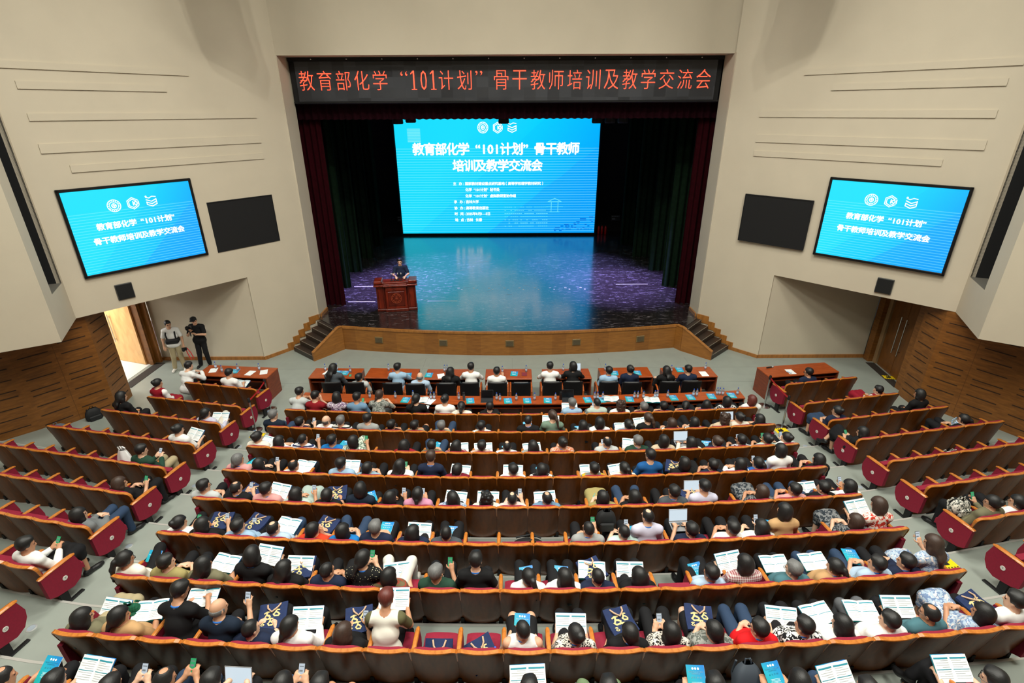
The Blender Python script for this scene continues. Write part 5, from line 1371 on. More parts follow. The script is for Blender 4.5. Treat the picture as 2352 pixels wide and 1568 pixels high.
HAIRC = dict(k=(16, 15, 16), n=(52, 36, 28), g=(96, 96, 96), r=(86, 34, 26), b=(70, 66, 62))
SKINM = []
for i, c in enumerate(((206, 158, 128), (190, 138, 106), (218, 174, 146))):
    m, nt, b = nodes('skin'); b.inputs['Roughness'].default_value = .55
    at = nt.nodes.new('ShaderNodeAttribute'); at.attribute_name = 'tint'; rp = nt.nodes.new('ShaderNodeValToRGB'); e = rp.color_ramp.elements
    e[0].color = srgb(*c); e[0].position = .2; e[1].position = .8; e[1].color = srgb(34, 24, 20); k = e.new(.5); k.color = srgb(168, 96, 84)
    nt.links.new(at.outputs['Fac'], rp.inputs[0]); nt.links.new(rp.outputs[0], b.inputs['Base Color']); SKINM.append(m)
def hair_mat(n, c):
    m = mat('hair_' + n, c, .5); nt = m.node_tree; b = nt.nodes['Principled BSDF']
    tc = nt.nodes.new('ShaderNodeTexCoord'); mp = nt.nodes.new('ShaderNodeMapping'); mp.inputs['Scale'].default_value = (70, 16, 6)
    nz = nt.nodes.new('ShaderNodeTexNoise'); nz.inputs['Scale'].default_value = 2.5; nz.inputs['Detail'].default_value = 3
    bp = nt.nodes.new('ShaderNodeBump'); bp.inputs['Strength'].default_value = .35; bp.inputs['Distance'].default_value = .006
    rp = nt.nodes.new('ShaderNodeValToRGB'); c0 = srgb(*c); rp.color_ramp.elements[0].color = tuple(x * .6 for x in c0[:3]) + (1,); rp.color_ramp.elements[1].color = tuple(min(1, x * 1.7 + .004) for x in c0[:3]) + (1,)
    nt.links.new(tc.outputs['Object'], mp.inputs[0]); nt.links.new(mp.outputs[0], nz.inputs['Vector']); nt.links.new(nz.outputs['Fac'], bp.inputs['Height']); nt.links.new(nz.outputs['Fac'], rp.inputs[0])
    nt.links.new(rp.outputs[0], b.inputs['Base Color']); nt.links.new(bp.outputs[0], b.inputs['Normal'])
    return m
HAIRM = {k: hair_mat(n, HAIRC[k]) for k, n in (('k', 'black'), ('n', 'brown'), ('g', 'grey'), ('r', 'reddish'), ('b', 'sparse'))}
LANY = mat('blue_lanyard', (30, 110, 200), .6); SHOEM = [mat('black_shoe', (18, 18, 20), .5), mat('white_shoe', (214, 210, 202), .6)]
CACHE = {}
def cached(key, fn):
    if key not in CACHE: CACHE[key] = fn()
    return CACHE[key]
ACT = dict(l='hands in lap', r='reading an open booklet', e='holding a teal booklet', p='looking at a phone', q='holding up a phone', w='writing in a booklet', d='leaning on the desk', c='hand raised to the face', k='using a laptop', u='clapping hands', h='arms hanging down', t='hands on the lectern', v='hands at the chest')
PRND = random.Random(11)
PERSONS = []
def put(name, me, m, parent, local=None):
    o = bpy.data.objects.new(name, me); COL.objects.link(o); o.parent = parent
    if not me.materials: me.materials.append(m)
    o.material_slots[0].link = 'OBJECT'; o.material_slots[0].material = m
    if local is not None: o.matrix_local = local
    return o
def person(loc, rz, lean, hair, shirt, pants, arms, legs, head, flags, label, scale=PS, group='seated audience'):
    sk, J = cached(('b', lean, arms, legs, head), lambda: skin_mesh(lean, arms, legs, head))
    r_ = PRND.randrange(3)
    if not sk.materials: sk.materials.append(SKINM[0])
    t = bpy.data.objects.new('person', sk); COL.objects.link(t); t.material_slots[0].link = 'OBJECT'; t.material_slots[0].material = SKINM[r_]
    t.location = loc; t.rotation_euler = (0, 0, rz); t.scale = (scale,) * 3
    tag(t, label, 'person', group)
    sty, sc_ = shirt.split(':'); sp = SHIRTS[sc_]
    sm = cloth('cloth_' + sc_, sp[1], *(sp[2:] if len(sp) > 2 else ()))
    if sty == 'R': sm = cloth('cloth_raglan', (228, 226, 214), 'raglan', (92, 90, 62))
    ty = {'T': 'T', 'S': 'S', 'V': 'V', 'R': 'T', 'W': 'V'}[sty]
    if sty == 'W':
        put('blouse', cached(('s', lean, arms, 'S'), lambda: shirt_mesh(J, 'S', 5)), cloth('cloth_white', WH), t)
        vm = put('waistcoat', cached(('s', lean, arms, 'V'), lambda: shirt_mesh(J, 'V', 5)), sm, t); vm.scale = (1.06, 1.04, 1.0); vm.location = (0, -.012, .004)
    else: put('shirt', cached(('s', lean, arms, ty), lambda: shirt_mesh(J, ty, len(CACHE))), sm, t)
    pt, pc = pants[0], pants[1]
    if pt == 'k' and pants == 'kf': pt = 'f'
    pm = sm if pants == 'kf' else cloth('pants_' + PANTS[pc][0].replace(' ', '_'), PANTS[pc][1])
    nm = {'t': 'trousers', 'h': 'shorts', 'w': 'trousers', 'k': 'skirt', 'f': 'skirt'}[pt]
    po = put(nm, cached(('p', lean, legs, pt), lambda: pants_mesh(J, pt, len(CACHE))), pm, t)
    for sd in (-1, 1): put('shoe', cached(('f', lean, legs, sd), lambda: shoe_mesh(J, sd)), SHOEM[1 if pants[1] in 'cw' or (pants[1] == 'h') else 0], t)
    hm = cached(('h', hair[1]), lambda: hair_mesh(hair[1]))
    RH = J['RH']; m4 = Matrix([[RH[i][j] for j in range(3)] + [J['H'][i]] for i in range(3)] + [[0, 0, 0, 1]])
    put('hair', hm, HAIRM[hair[0]], t, m4 @ Matrix.Scale({'B': 1.1, 'L': 1.1, 'P': 1.08, 'Q': 1.08, 'U': 1.08, 'C': 1.1}.get(hair[1], 1.03), 4))
    if 'y' in flags: put('lanyard', cached(('c', lean, arms), lambda: collar_mesh(J)), LANY, t)
    if 'g' in flags:
        def gl():
            m = MB()
            for sd in (-1, 1):
                m.tube([(sd * .032 + .022 * math.cos(a), .104, .004 + .017 * math.sin(a)) for a in [k * PI / 6 for k in range(12)]], .0028, 5, closed=True)
                m.tube([(sd * .054, .102, .01), (sd * .082, .07, .008), (sd * .084, -.01, .0)], .0028, 5)
            m.tube([(-.01, .105, .006), (.01, .105, .006)], .0028, 5); return m.mesh('glasses', [], True)
        put('glasses', cached(('g',), gl), BLACKGLOSS, t, m4)
    PERSONS.append((t, J, arms, label, scale))
    return t, J
PEOPLE = """A 0 -0.09 f ks T:lightgrey tk d n R -
A 1 -0.09 u ks T:darkred tk c n R -
A 2 -0.07 u kB T:purplefloral tk d n 0 -
A 3 -0.09 u ks T:greyblue tk p n R -
A 4 -0.13 f nQ T:greyfloral kg d n R -
A 6 -0.20 u kQ T:black tk w n R -
A 7 -0.01 u kU T:white tk l n R -
A 8 -0.14 s kP T:cream tk l n 0 -
A 9 0.03 s ks T:black tk l n 0 -
A 13 -0.08 n gs S:lightblue tk r n L y
A 14 0.00 n kz T:palegreen tg p n L -
A 15 0.05 s nC T:white tk c n L -
A 16 0.11 d gs T:black tk l n L -
A 17 0.08 d ks T:navy tk l n 0 -
A 18 0.11 d kP T:navy tk l n R -
A 19 0.11 d kL T:blue tk l n R -
A 20 0.08 s kB T:monofloral tk l n L -
A 21 0.20 s rB T:white tk l n L -
B 0 -0.18 n gs T:darknavy tn l n R -
B 1 -0.09 d ks T:navy tk q n R y
B 2 0.02 s bb T:white tk q n R -
B 3 -0.18 s gs T:blackstripe tk l n 0 -
B 4 -0.07 n ks T:grey tk l n R -
B 5 -0.06 d ks T:black tk l n R -
B 6 -0.05 d ks T:khaki hk l n R -
B 7 0.03 d gs T:khaki tn l o 0 y
B 9 -0.12 d ks S:white tk p n R -
B 11 -0.11 n kz T:black tk e n R y
B 12 -0.09 u nP T:sage tk r n L -
B 13 0.08 d kL T:beigefloral tk e n L -
B 14 -0.08 s kB T:white tk c n L -
B 15 0.06 d kP T:denim tn r n L -
B 16 -0.03 n nP S:black tk r n L -
B 17 -0.00 d nB T:blackstripe tk q n L -
B 18 -0.00 d kB T:monofloral tk l x L -
B 19 0.17 s nC S:beige tk l n L -
B 20 -0.00 s kU S:cream tk k n L -
B 21 -0.04 d kL S:black tk l n L -
C 0 -0.10 s kU T:cream tk w n R -
C 1 -0.16 d kL S:white tk l n R -
C 2 -0.16 s kz T:navystripe tk q n R -
C 3 -0.05 s ks T:brightblue tk l n R -
C 4 -0.13 s kB T:greenfloral kf q x R -
C 6 -0.11 d kL T:red tk u n R -
C 7 -0.06 d ks T:olive tn l o 0 -
C 8 -0.07 d kL T:pinkfloral tk r n R y
C 9 -0.07 d ks T:pinkbeige tk r n 0 y
C 10 -0.07 d kt T:white tk e n 0 y
C 11 -0.06 d kL T:grey tk r n L -
C 12 0.03 s kU T:orangefloral tk p n L y
C 14 -0.10 s kt T:lightgrey tk p n L y
C 15 0.02 s gs T:darkgreen tk r n L y
C 16 0.04 s kB T:beige tk l n L -
C 17 0.11 d kL S:cream tk k n L -
C 18 0.14 d nU T:navy tk e n L -
C 19 0.14 d ks T:navyfloral tk q n L -
C 20 0.18 d kU T:palegreen tk q n L -
C 21 0.08 d kU T:white tk q n L -
D 0 -0.02 s gQ T:pink tk l n R y
D 1 -0.14 d kB T:black tk q n R -
D 2 0.03 d kt T:white tk w n R y
D 4 -0.09 s ks T:lightblue tn r n R y
D 5 -0.11 d kQ T:denim tk l n R -
D 6 0.00 s kL T:white tk p n R -
D 7 0.06 u ns T:navy tk l n 0 y
D 8 0.04 d kQ T:maroon tk r n R y
D 10 0.04 d ks T:white tk r n L y
D 11 0.06 d kB T:blackstripe tk e n L y
D 13 -0.00 d ks T:yellowstripe tk r n L y
D 14 0.05 d kP T:cream tk r n L y
D 15 0.02 u ks T:royalblue tk l n L -
D 16 0.15 s kB S:black tk q n L y
D 17 0.19 d ks T:navy tk l n L y
D 18 0.20 d kL S:white tk l n L -
D 19 0.02 d kP T:blue tk q n L -
D 20 -0.06 u kB S:white tk l n L -
D 21 0.20 d kL T:black tk l n L -
E 0 -0.15 s ks T:lightgrey tk l n R g
E 1 -0.08 s kt T:black tk p n R y
E 2 -0.07 s ks T:pink tk r n R y
E 3 -0.07 d kL T:palegreen kp q n R g
E 4 -0.05 d kQ T:black tk l n 0 -
E 5 0.03 n kB T:darknavy tk l n 0 -
E 6 0.01 d kL T:black tk q n R -
E 7 -0.04 s kQ T:mauve tk p n 0 y
E 8 0.03 d kL T:bluefloral tk r n L -
E 9 0.09 d kC T:cream tk r n 0 -
E 10 -0.00 d kt T:palepink tk q n 0 -
E 11 0.07 d kt T:greyblue tk r n L y
E 13 -0.03 d kB T:oliveyellow kf l n L -
E 14 -0.01 d kL T:black tn l o L -
E 15 0.15 s ks T:darkgrey tk l n L y
E 16 0.15 n ks T:palelavender tk k n L -
E 18 0.13 d nB T:darkfloral kf l n L -
E 19 0.20 d ks T:pink tn l n L y
E 20 0.20 d ks T:black tn r n L y
E 21 0.15 d kL T:white tk q n L -
F 0 0.00 d kU T:white tk p n R y
F 1 -0.15 d kL T:black tk q n R -
F 2 -0.10 d ks T:lightblue tk p n R y
F 3 -0.06 d kt T:paleblue tn w n R y
F 4 0.04 d kQ T:orangered tk c n R -
F 5 -0.02 d kB T:brightblue tn l o R -
F 6 -0.04 s gs T:navy tk l n 0 -
F 7 0.01 d kL T:navy tk r n R -
F 8 -0.01 d kz T:darkgrey tk e n 0 -
F 12 0.05 s kz T:grey tk q n L y
F 13 0.07 d kz T:mint tk q n L -
F 14 -0.10 u kt S:palelavender tk l n L y
F 15 0.06 d ks T:navy tk k n L -
F 16 0.18 d ks T:white tk l n L -
F 17 0.10 d kL T:white tk q n L -
F 18 -0.07 u kB T:tan tk l n L -
F 20 0.04 d nB T:darkfloral kf l n L y
F 21 -0.12 u nB T:redfloral tk r n L -
G 0 -0.18 s kP T:cream tk e x R g
G 1 -0.10 s ks T:oliveyellow tk l n R -
G 2 -0.09 s kL T:olive tk w n R -
G 3 0.06 u kB T:black tk r n 0 y
G 4 -0.02 s kL T:black tk r n R -
G 5 0.05 s kz T:navy tk l n R -
G 6 0.00 u kQ T:blackdots tk p n R y
G 7 -0.19 d kB T:redstripe tw r o R y
G 8 -0.07 s gs T:darkgreen tk q n R -
G 9 -0.07 u ks T:black tk l n 0 y
G 10 0.12 d kP T:white tk e n L -
G 11 0.07 d kL T:white tk e n L -
G 12 -0.02 d kz T:navy tk w n L -
G 13 0.01 d kL S:black tk r n L -
G 15 -0.07 d ks T:paleblue tk e n L yg
G 16 -0.16 n kB T:redcheck tk r n L y
G 17 0.02 d gs T:teal tk w n L g
G 18 0.08 d kP T:tan tn w n L y
G 19 0.16 d ks T:paleblue tn l n L y
G 20 0.05 d ks S:navy tk l n L y
G 21 -0.10 u nL T:bluefloral kf q n L -
H 0 -0.03 d kL S:olive kh r n R -
H 1 -0.07 s kQ T:tan tk w n R -
H 2 -0.03 f ks T:black tk w n R y
H 3 0.10 u gb T:darknavy tk q n R y
H 4 -0.06 d kz T:navy tk l n R -
H 5 -0.11 s kQ S:white tk r n R -
H 6 -0.01 d nL T:black tk q n R -
H 7 -0.11 f rs R:cream tk r n 0 -
H 10 -0.05 s kz V:white hk e n L y
H 11 0.04 d kU T:leopard tk r n L y
H 12 0.14 d kQ T:black kk e n L y
H 13 0.09 d kB T:leopard tk p n L y
H 14 0.06 d kQ T:greyfloral hk c n L -
H 15 0.07 d ks T:brightred tn c n L yg
H 16 0.08 d ks T:monofloral tk r n L y
H 17 -0.00 d kL T:white tk w n L -
H 18 0.06 d ks T:whitestripe tg w n L -
H 19 0.01 s kt T:teal tk r n L g
H 20 0.20 d kB T:bluefloral kf l n L -
H 21 0.03 n ks T:white tk l n L -
I 0 -0.07 n kt T:palefloral tk e n R -
I 1 -0.03 n ks T:grey tk r n 0 -
I 2 0.04 n ks T:navy tk p o 0 -
I 3 0.04 u kt T:black tn p o R -
I 4 -0.01 u ks T:white tk k n 0 -
I 5 0.19 u kB T:white tn p o 0 -
I 6 0.02 u ks T:paleblue hk l n 0 -
I 10 -0.06 u ks T:white tk r x 0 -
I 11 0.20 u ks T:palegreen to l o 0 -
I 13 0.18 u ks T:navy tk e n 0 -
I 15 -0.05 u kB T:paleblue tn e n 0 -
I 16 0.09 n ks T:grey tn r n 0 -
I 19 -0.20 n ks T:paleblue tk r x L g
La 1 -0.12 u ks T:white tk w n R -
La 4 0.02 f ks S:white tk d n R -
Lb 4 -0.11 u kU W:red kr l n R -
Lc 0 -0.20 s kQ S:palelavender tc r x R g
Lc 5 0.15 u kL T:black tk l n R -
Ld 0 -0.20 n kU T:white tg r x R -
Le 1 0.20 n ks S:darkgreen th p n R -
Lf 0 -0.11 d nL T:black tk q n R -
Lg 0 -0.08 d kB S:greyblazer tn l n R g
Lh 0 -0.04 n ks S:white kk p n R -
Ra 1 -0.05 n ks T:navy tk l n L g
Rb 4 -0.19 d ks W:red kr c n L -
Rc 0 0.03 s kU T:navy kn l n L -
Rc 4 0.17 u kB S:black tk l n L -
Rd 0 -0.02 d kL T:black kk p x L -
Rd 5 -0.10 d kP T:black tk l n L g
Rg 0 0.20 s kU S:olive tk q n L g
Rg 1 0.20 d kQ T:white tk l n L g"""
OCC = {}
LABELS = set()
for ln in PEOPLE.strip().split('\n'):
    row, i, dx, lean, hair, shirt, pants, arms, legs, head, flags = ln.split()
    i = int(i); dx = float(dx); OCC[(row, i)] = 1
    x, y, z, a, pitch = seat_pos(row, i)
    w_ = SHIRTS[shirt.split(':')[1]][0]
    if shirt[0] == 'V': w_ = 'white tank top'
    if shirt[0] == 'R': w_ = 'cream top with olive sleeves'
    if shirt[0] == 'W': w_ = 'red waistcoat over white sleeves'
    act = ACT[arms]
    lab = f'person in {w_}, {act}, {seat_phrase(row, i)}'
    if len(lab.split()) > 16: lab = lab.replace(' from left', '').replace(' from aisle', '')
    if len(lab.split()) > 16: lab = lab.replace('reading an open booklet', 'reading').replace('hand raised to the face', 'hand at face')
    ca, sa = math.cos(a), math.sin(a)
    t, J = person((x + dx * ca, y + dx * sa, z), a, lean, hair, shirt, pants, arms, legs, head, flags, lab)
    PERSONS[-1] += (row, i)
for rec in PERSONS:
    if len(rec) > 5 and rec[5:] == ('G', 8):
        S_ = rec[1]['S']; me_ = text_mesh('UCAS', .055, .001)
        me_.transform(Matrix.Translation((0, S_[1] - .128, S_[2] - .03)) @ Matrix.Rotation(R(62), 4, 'X')); me_.materials.append(WTXT if 0 else mat('white_shirt_print', (235, 235, 235), .7)); obj('shirt_lettering', me_, rec[0])
for row in 'ABCDEFGHI':
    for i in range(22): make_seat(row, i, (row, i) in OCC or (row == 'H' and i in (8, 9)), 22)
for row, (y0, k, n) in SIDEROWS.items():
    for i in range(n): make_seat(row, i, (row, i) in OCC, n)
# people at the tables before the stage
TP = [(0, 'u', 'kL', 'S:darkgrey', 'tk', 'w', 'R', '', -.0, .06, 'dark grey suit'), (1, 'd', 'ks', 'T:lightgrey', 'tk', 'l', 'R', '', .1, 0, 'grey shirt'), (2, 'u', 'ks', 'T:lightblue', 'tk', 'd', 'R', '', .1, .12, 'light blue shirt'), (3, 's', 'gb', 'T:paleblue', 'tk', 'l', '0', '', .12, 0, 'pale blue shirt'),
      (4, 'n', 'kL', 'S:black', 'tk', 'l', 'R', '', .1, .1, 'black jacket'), (5, 'u', 'ks', 'T:white', 'tk', 'd', '0', '', .02, .12, 'white shirt'), (6, 'n', 'ks', 'S:white', 'tk', 'q', '0', '', -.02, .06, 'white shirt'),
      (8, 'u', 'ks', 'T:white', 'tk', 'd', '0', '', -.05, .12, 'white shirt'), (9, 'u', 'kB', 'S:black', 'tk', 'd', 'L', '', .02, .12, 'black suit'), (10, 'n', 'ks', 'T:lightblue', 'tk', 'l', 'L', 'y', .02, .05, 'light blue shirt'), (11, 'n', 'kU', 'T:navy', 'tk', 'l', 'L', '', .0, .18, 'navy shirt'),
      (12, 'n', 'kL', 'S:black', 'tk', 'r', 'L', '', -.05, .08, 'black jacket'), (13, 'n', 'ks', 'T:navy', 'tk', 'r', 'L', '', -.05, .08, 'navy shirt')]
for c, lean, hair, shirt, pants, arms, head, fl, dx, dy, w_ in TP:
    x, y = chx[c]
    person((x + dx, y - .1 + dy, .0), 0, lean, hair, shirt, pants, arms, 'n', head, fl or '-', f'person in {w_}, {ACT[arms]}, at the {ORD7[c // 2]} table, {SIDE[c % 2]} chair', PS, 'people at the tables before the stage')
# speaker and two standing people
person((-4.32, 19.66, STG), R(188), 'S', 'ks', 'T:navy', 'tk', 't', 'n', '0', '-', 'person in navy short-sleeved shirt standing behind the lectern', 1.06, 'standing people')
m1, _ = person((-11.1, 15.62, 0), R(200), 'S', 'ks', 'T:white', 'th', 'h', 'n', 'L', '-', 'person in white shirt and black camera vest standing by the left doorway', 1.02, 'standing people')
vs = put('camera_vest', cached(('vest',), lambda: (MB().box((0, .04, 1.06), (.40, .30, .17), ch=.05).tube([(-.12, .10, 1.12), (-.13, .11, 1.3), (-.11, .0, 1.47), (-.1, -.12, 1.3), (-.08, -.13, 1.1)], .022, 6).tube([(.12, .10, 1.12), (.13, .11, 1.3), (.11, .0, 1.47), (.1, -.12, 1.3), (.08, -.13, 1.1)], .022, 6)).mesh('camera_vest', [], True)), mat('black_vest', (16, 16, 18), .8), m1)
person((-10.4, 15.9, 0), R(188), 'S', 'kz', 'T:black', 'tk', 'v', 'n', 'L', '-', 'person in black clothes and cap holding a camera rig by the alcove wall', 1.03, 'standing people')
CP = thing('camera_rig', 'black handheld camera rig held by the person in black', 'camera', (-10.42, 15.55, 1.42), R(188))
MB().box((0, 0, .12), (.2, .12, .1), ch=.02).lathe([(.035, 0), (.04, .09)], (0, .06, .12), 12, 0, 'y').build('camera_body', BLACKGLOSS, CP); MB().tube([(0, 0, .07), (0, 0, -.18)], .016, 8).build('grip', BLACK, CP)
CB = thing('camera', 'black camera with a red strap hanging beside the person in white shirt', 'camera', (-10.72, 15.5, .76), R(200))
MB().box((0, 0, .05), (.15, .08, .1), ch=.015).lathe([(.035, 0), (.04, .1)], (0, .04, .05), 12, 0, 'y').build('camera_body', BLACKGLOSS, CB)
MB().tube([(-.08, 0, .08), (-.16, .02, -.1), (-.2, .02, -.3), (-.12, .02, -.34), (-.06, .0, -.12), (-.04, 0, .02)], .014, 6).build('strap', REDBELT, CB)
CAPO = thing('cap', 'black cap worn by the person holding a camera rig', 'cap', (-10.41, 15.86, 1.685), R(188))
MB().lathe([(.097, -.02), (.1, .03), (.085, .085), (.04, .112), (.005, .118)], n=18).build('crown', BLACK, CAPO, True)
MB().slab(8, 3, lambda u, v: ((.085 * math.cos(PI * u), .07 + .09 * math.sin(PI * u) * v, .0 - .01 * v), (0, 0, 1)), .008).build('brim', BLACK, CAPO)
# ================================================================ things held, on laps, on the tables
TEALC, nt, b_ = nodes('teal_booklet_cover')
tc = nt.nodes.new('ShaderNodeTexCoord'); sp = nt.nodes.new('ShaderNodeSeparateXYZ'); nt.links.new(tc.outputs['Generated'], sp.inputs[0])
ad = nt.nodes.new('ShaderNodeMath'); ad.operation = 'MULTIPLY_ADD'; ad.inputs[1].default_value = .45; nt.links.new(sp.outputs[0], ad.inputs[0])
sc2 = nt.nodes.new('ShaderNodeMath'); sc2.operation = 'MULTIPLY'; sc2.inputs[1].default_value = .6; nt.links.new(sp.outputs[1], sc2.inputs[0]); nt.links.new(sc2.outputs[0], ad.inputs[2])
rp = nt.nodes.new('ShaderNodeValToRGB'); e = rp.color_ramp.elements; e[0].color = srgb(20, 160, 150); e[1].color = srgb(24, 120, 200); k = e.new(.45); k.color = srgb(30, 164, 190)
nt.links.new(ad.outputs[0], rp.inputs[0]); nt.links.new(rp.outputs[0], b_.inputs['Base Color']); b_.inputs['Roughness'].default_value = .4
TEALINK = mat('teal_print', (40, 140, 160), .6); GREYINK = mat('grey_print', (170, 174, 178), .7); WINK = mat('white_print', (240, 244, 246), .6)
def page_pt(u, s, v, w_=.205, h_=.28):
    x = s * w_ * u; return (x, (v - .5) * h_, .018 * math.sin(PI * min(1, u * .9)) + .004 + .012 * u)
def open_booklet(name='booklet'):
    t = thing(name, 'x', 'booklet')
    m = MB()
    for s in (-1, 1):
        m.slab(6, 2, lambda u, v: (page_pt(u, s, v), (0, 0, 1 if s > 0 else -1)), .006 * s)
        def strip(u0, u1, v0, v1, mi):
            n = 3; vs = []
            for i in range(n + 1):
                for v in (v0, v1):
                    p = page_pt(u0 + (u1 - u0) * i / n, s, v); vs.append((p[0], p[1], p[2] + .0085))
            fs = [(2 * i, 2 * i + 2, 2 * i + 3, 2 * i + 1) if s > 0 else (2 * i, 2 * i + 1, 2 * i + 3, 2 * i + 2) for i in range(n)]
            m.add(vs, fs, mi)
        strip(.06, .95, .84, .90, 1); strip(.06, .95, .45, .475, 1)
        for k in range(9):
            if k != 4: strip(.1, .9 if k % 3 else .6, .78 - k * .08, .795 - k * .08, 2)
    m.build('pages', [PAPER, TEALINK, GREYINK], t, True)
    MB().box((0, 0, .0), (.40, .286, .004)).build('cover', TEALC, t)
    return t
def closed_booklet():
    t = thing('booklet', 'x', 'booklet')
    MB().box((0, 0, .004), (.21, .285, .008)).build('cover', TEALC, t)
    MB().box((.002, 0, .004), (.208, .28, .006)).build('pages', PAPER, t)
    m = MB()
    for k in range(3): m.lathe([(.012, 0), (.012, .0006)], (-.032 + k * .032, .105, .0084), 10)
    def ln(body, w_, y, h_):
        me = text_mesh(body, h_); xs = [v.co.x for v in me.vertices]; kx = w_ / (max(xs) - min(xs)); mm = (max(xs) + min(xs)) / 2
        m.add([((v.co.x - mm) * kx, v.co.y + y, .009) for v in me.vertices], [tuple(p.vertices) for p in me.polygons]); bpy.data.meshes.remove(me)
    ln('教育部化学“101计划”骨干教师', .17, .07, .014); ln('培训及教学交流会', .1, .052, .014); ln('会 议 手 册', .12, .015, .02)
    for k in range(5): m.box((0, -.03 - k * .012, .0084), (.12 - .02 * (k % 2), .003, .0006))
    m.build('print', WINK, t)
    return t
PHS = emis('phone_screen_glow', (214, 226, 236), .8); PHB = emis('phone_screen_green', (60, 190, 120), .7)
def phone(scr):
    t = thing('phone', 'x', 'phone'); MB().box((0, 0, .004), (.075, .155, .008), ch=.003).build('body', BLACKGLOSS, t); m = MB().box((0, 0, .0085), (.067, .145, .001)); 
    m.box((0, .045, .0092), (.05, .01, .0006), mi=1); m.box((-.005, .0, .0092), (.04, .02, .0006), mi=1)
    m.build('screen', [scr, mat('phone_ink', (120, 130, 140), .5)], t); return t
KEYS = mat('laptop_keys', (40, 42, 46), .5)
def laptop(body, glow):
    t = thing('laptop', 'x', 'laptop'); MB().box((0, 0, .008), (.33, .23, .016), ch=.004).build('base', body, t)
    m = MB()
    for r_ in range(5):
        for c in range(12): m.box((-.136 + c * .0247, .075 - r_ * .022, .0165), (.02, .017, .003))
    m.build('keyboard', KEYS, t)
    rot = Matrix.Rotation(R(-18), 3, 'X'); l = MB().box(Vector((0, .115, .016)) + rot @ Vector((0, 0, .11)), (.33, .008, .22), rot, ch=.003).build('lid', body, t)
    MB().box(Vector((0, .115, .016)) + rot @ Vector((0, -.005, .112)), (.31, .003, .195), rot).build('screen', glow, l); return t
GLOW1 = emis('laptop_document', (214, 230, 240), .95); GLOW0 = mat('laptop_dark_screen', (14, 15, 18), .15)
NAVYBAG = mat('navy_canvas', (20, 40, 84), .85, .2, 20); GOLD = mat('gold_print', (206, 188, 132), .7); STRAP = mat('tan_strap', (196, 164, 136), .7)
def tote(flat=True):
    t = thing('tote_bag', 'x', 'bag'); r_ = random.Random(2)
    def sheet(u, v):
        x = (u - .5) * .36; y = (v - .5) * .38
        return (x, y, .03 + .02 * math.sin(x * 17 + 1) * math.cos(y * 13) + (.03 - .35 * max(0, abs(x) - .1) ** 1.4)), (0, 0, -1)
    MB().slab(10, 10, sheet, .035).build('body', NAVYBAG, t, True)
    m = MB()
    def ribbon(pts, w_):
        vs = []; n = len(pts)
        for k, (x, y) in enumerate(pts):
            a = pts[max(0, k - 1)]; b = pts[min(n - 1, k + 1)]; dx, dy = b[0] - a[0], b[1] - a[1]; q = math.hypot(dx, dy) + 1e-6
            ww = w_ * (.35 + math.sin(PI * (k + .5) / n))
            for s in (-1, 1):
                px, py = x - dy / q * ww * s, y + dx / q * ww * s
                vs.append((px, py, .006 + sheet(px / .36 + .5, py / .38 + .5)[0][2]))
        m.add(vs, [(2 * k, 2 * k + 1, 2 * k + 3, 2 * k + 2) for k in range(n - 1)])
    for ox, oy, sc_ in ((-.06, .0, 1), (.06, .02, .9), (0, -.1, .8), (-.1, -.11, .5)):
        for q in (((-.05, .05), (-.01, .06), (.04, .05)), ((0, .07), (-.01, .02), (-.04, -.03)), ((-.02, .02), (.02, .0), (.05, -.03)), ((-.05, -.01), (-.02, -.05), (.03, -.05), (.05, -.02))):
            ribbon([(ox + x * sc_, oy + y * sc_) for x, y in q], .010 * sc_)
    m.build('gold_print', GOLD, t)
    MB().tube([(-.08, .17, .06), (-.06, .1, .09), (.0, .03, .1), (.07, .1, .09), (.09, .17, .06)], .012, 6).build('handle', STRAP, t)
    return t
BOT = mat('clear_bottle', (214, 226, 236), .12); BOT.node_tree.nodes['Principled BSDF'].inputs['Transmission Weight'].default_value = .75; BOT.node_tree.nodes['Principled BSDF'].inputs['IOR'].default_value = 1.2
BCAP = mat('blue_bottle_cap', (30, 80, 190), .4); BLAB = mat('bottle_label', (190, 206, 228), .5)
def bottle():
    t = thing('water_bottle', 'x', 'bottle')
    MB().lathe([(.028, 0), (.032, .008), (.032, .13), (.026, .165), (.013, .188), (.013, .2)], n=14).build('body', BOT, t, True)
    MB().lathe([(.0145, .197), (.0145, .218), (.012, .22)], n=12).build('cap', BCAP, t)
    MB().lathe([(.0327, .055), (.0327, .115)], n=14).build('label', BLAB, t); return t
OPENB, CLOSEDB, PH1, PH2, TOTE, BOTT = open_booklet(), closed_booklet(), phone(PHS), phone(PHB), tote(), bottle()
LAP1, LAP2 = laptop(mat('silver_laptop', (170, 172, 176), .3, metal=.6), GLOW1), laptop(mat('dark_laptop', (34, 36, 40), .35), GLOW0)
FIRST = {}
def place(proto, mat4, label, group=None):
    """first use moves the prototype itself, later uses copy it"""
    loc = mat4.to_translation(); rot = mat4.to_euler()
    if proto.name not in FIRST:
        FIRST[proto.name] = 1; proto.location = loc; proto.rotation_euler = rot; proto['label'] = label
        if group: proto['group'] = group
        return proto
    return dup(proto, loc, 0, label, group, rot)
def loc4(p, rx=0, ry=0, rz=0): return Matrix.Translation(p) @ Matrix.Rotation(rz, 4, 'Z') @ Matrix.Rotation(rx, 4, 'X') @ Matrix.Rotation(ry, 4, 'Y')
LAPBAG = {('G', 4), ('H', 4), ('H', 6), ('H', 12), ('H', 14), ('F', 1), ('F', 2), ('F', 4), ('E', 4), ('G', 12), ('H', 21), ('I', 14), ('D', 16), ('E', 1), ('E', 16), ('C', 13)}
ir = random.Random(8)
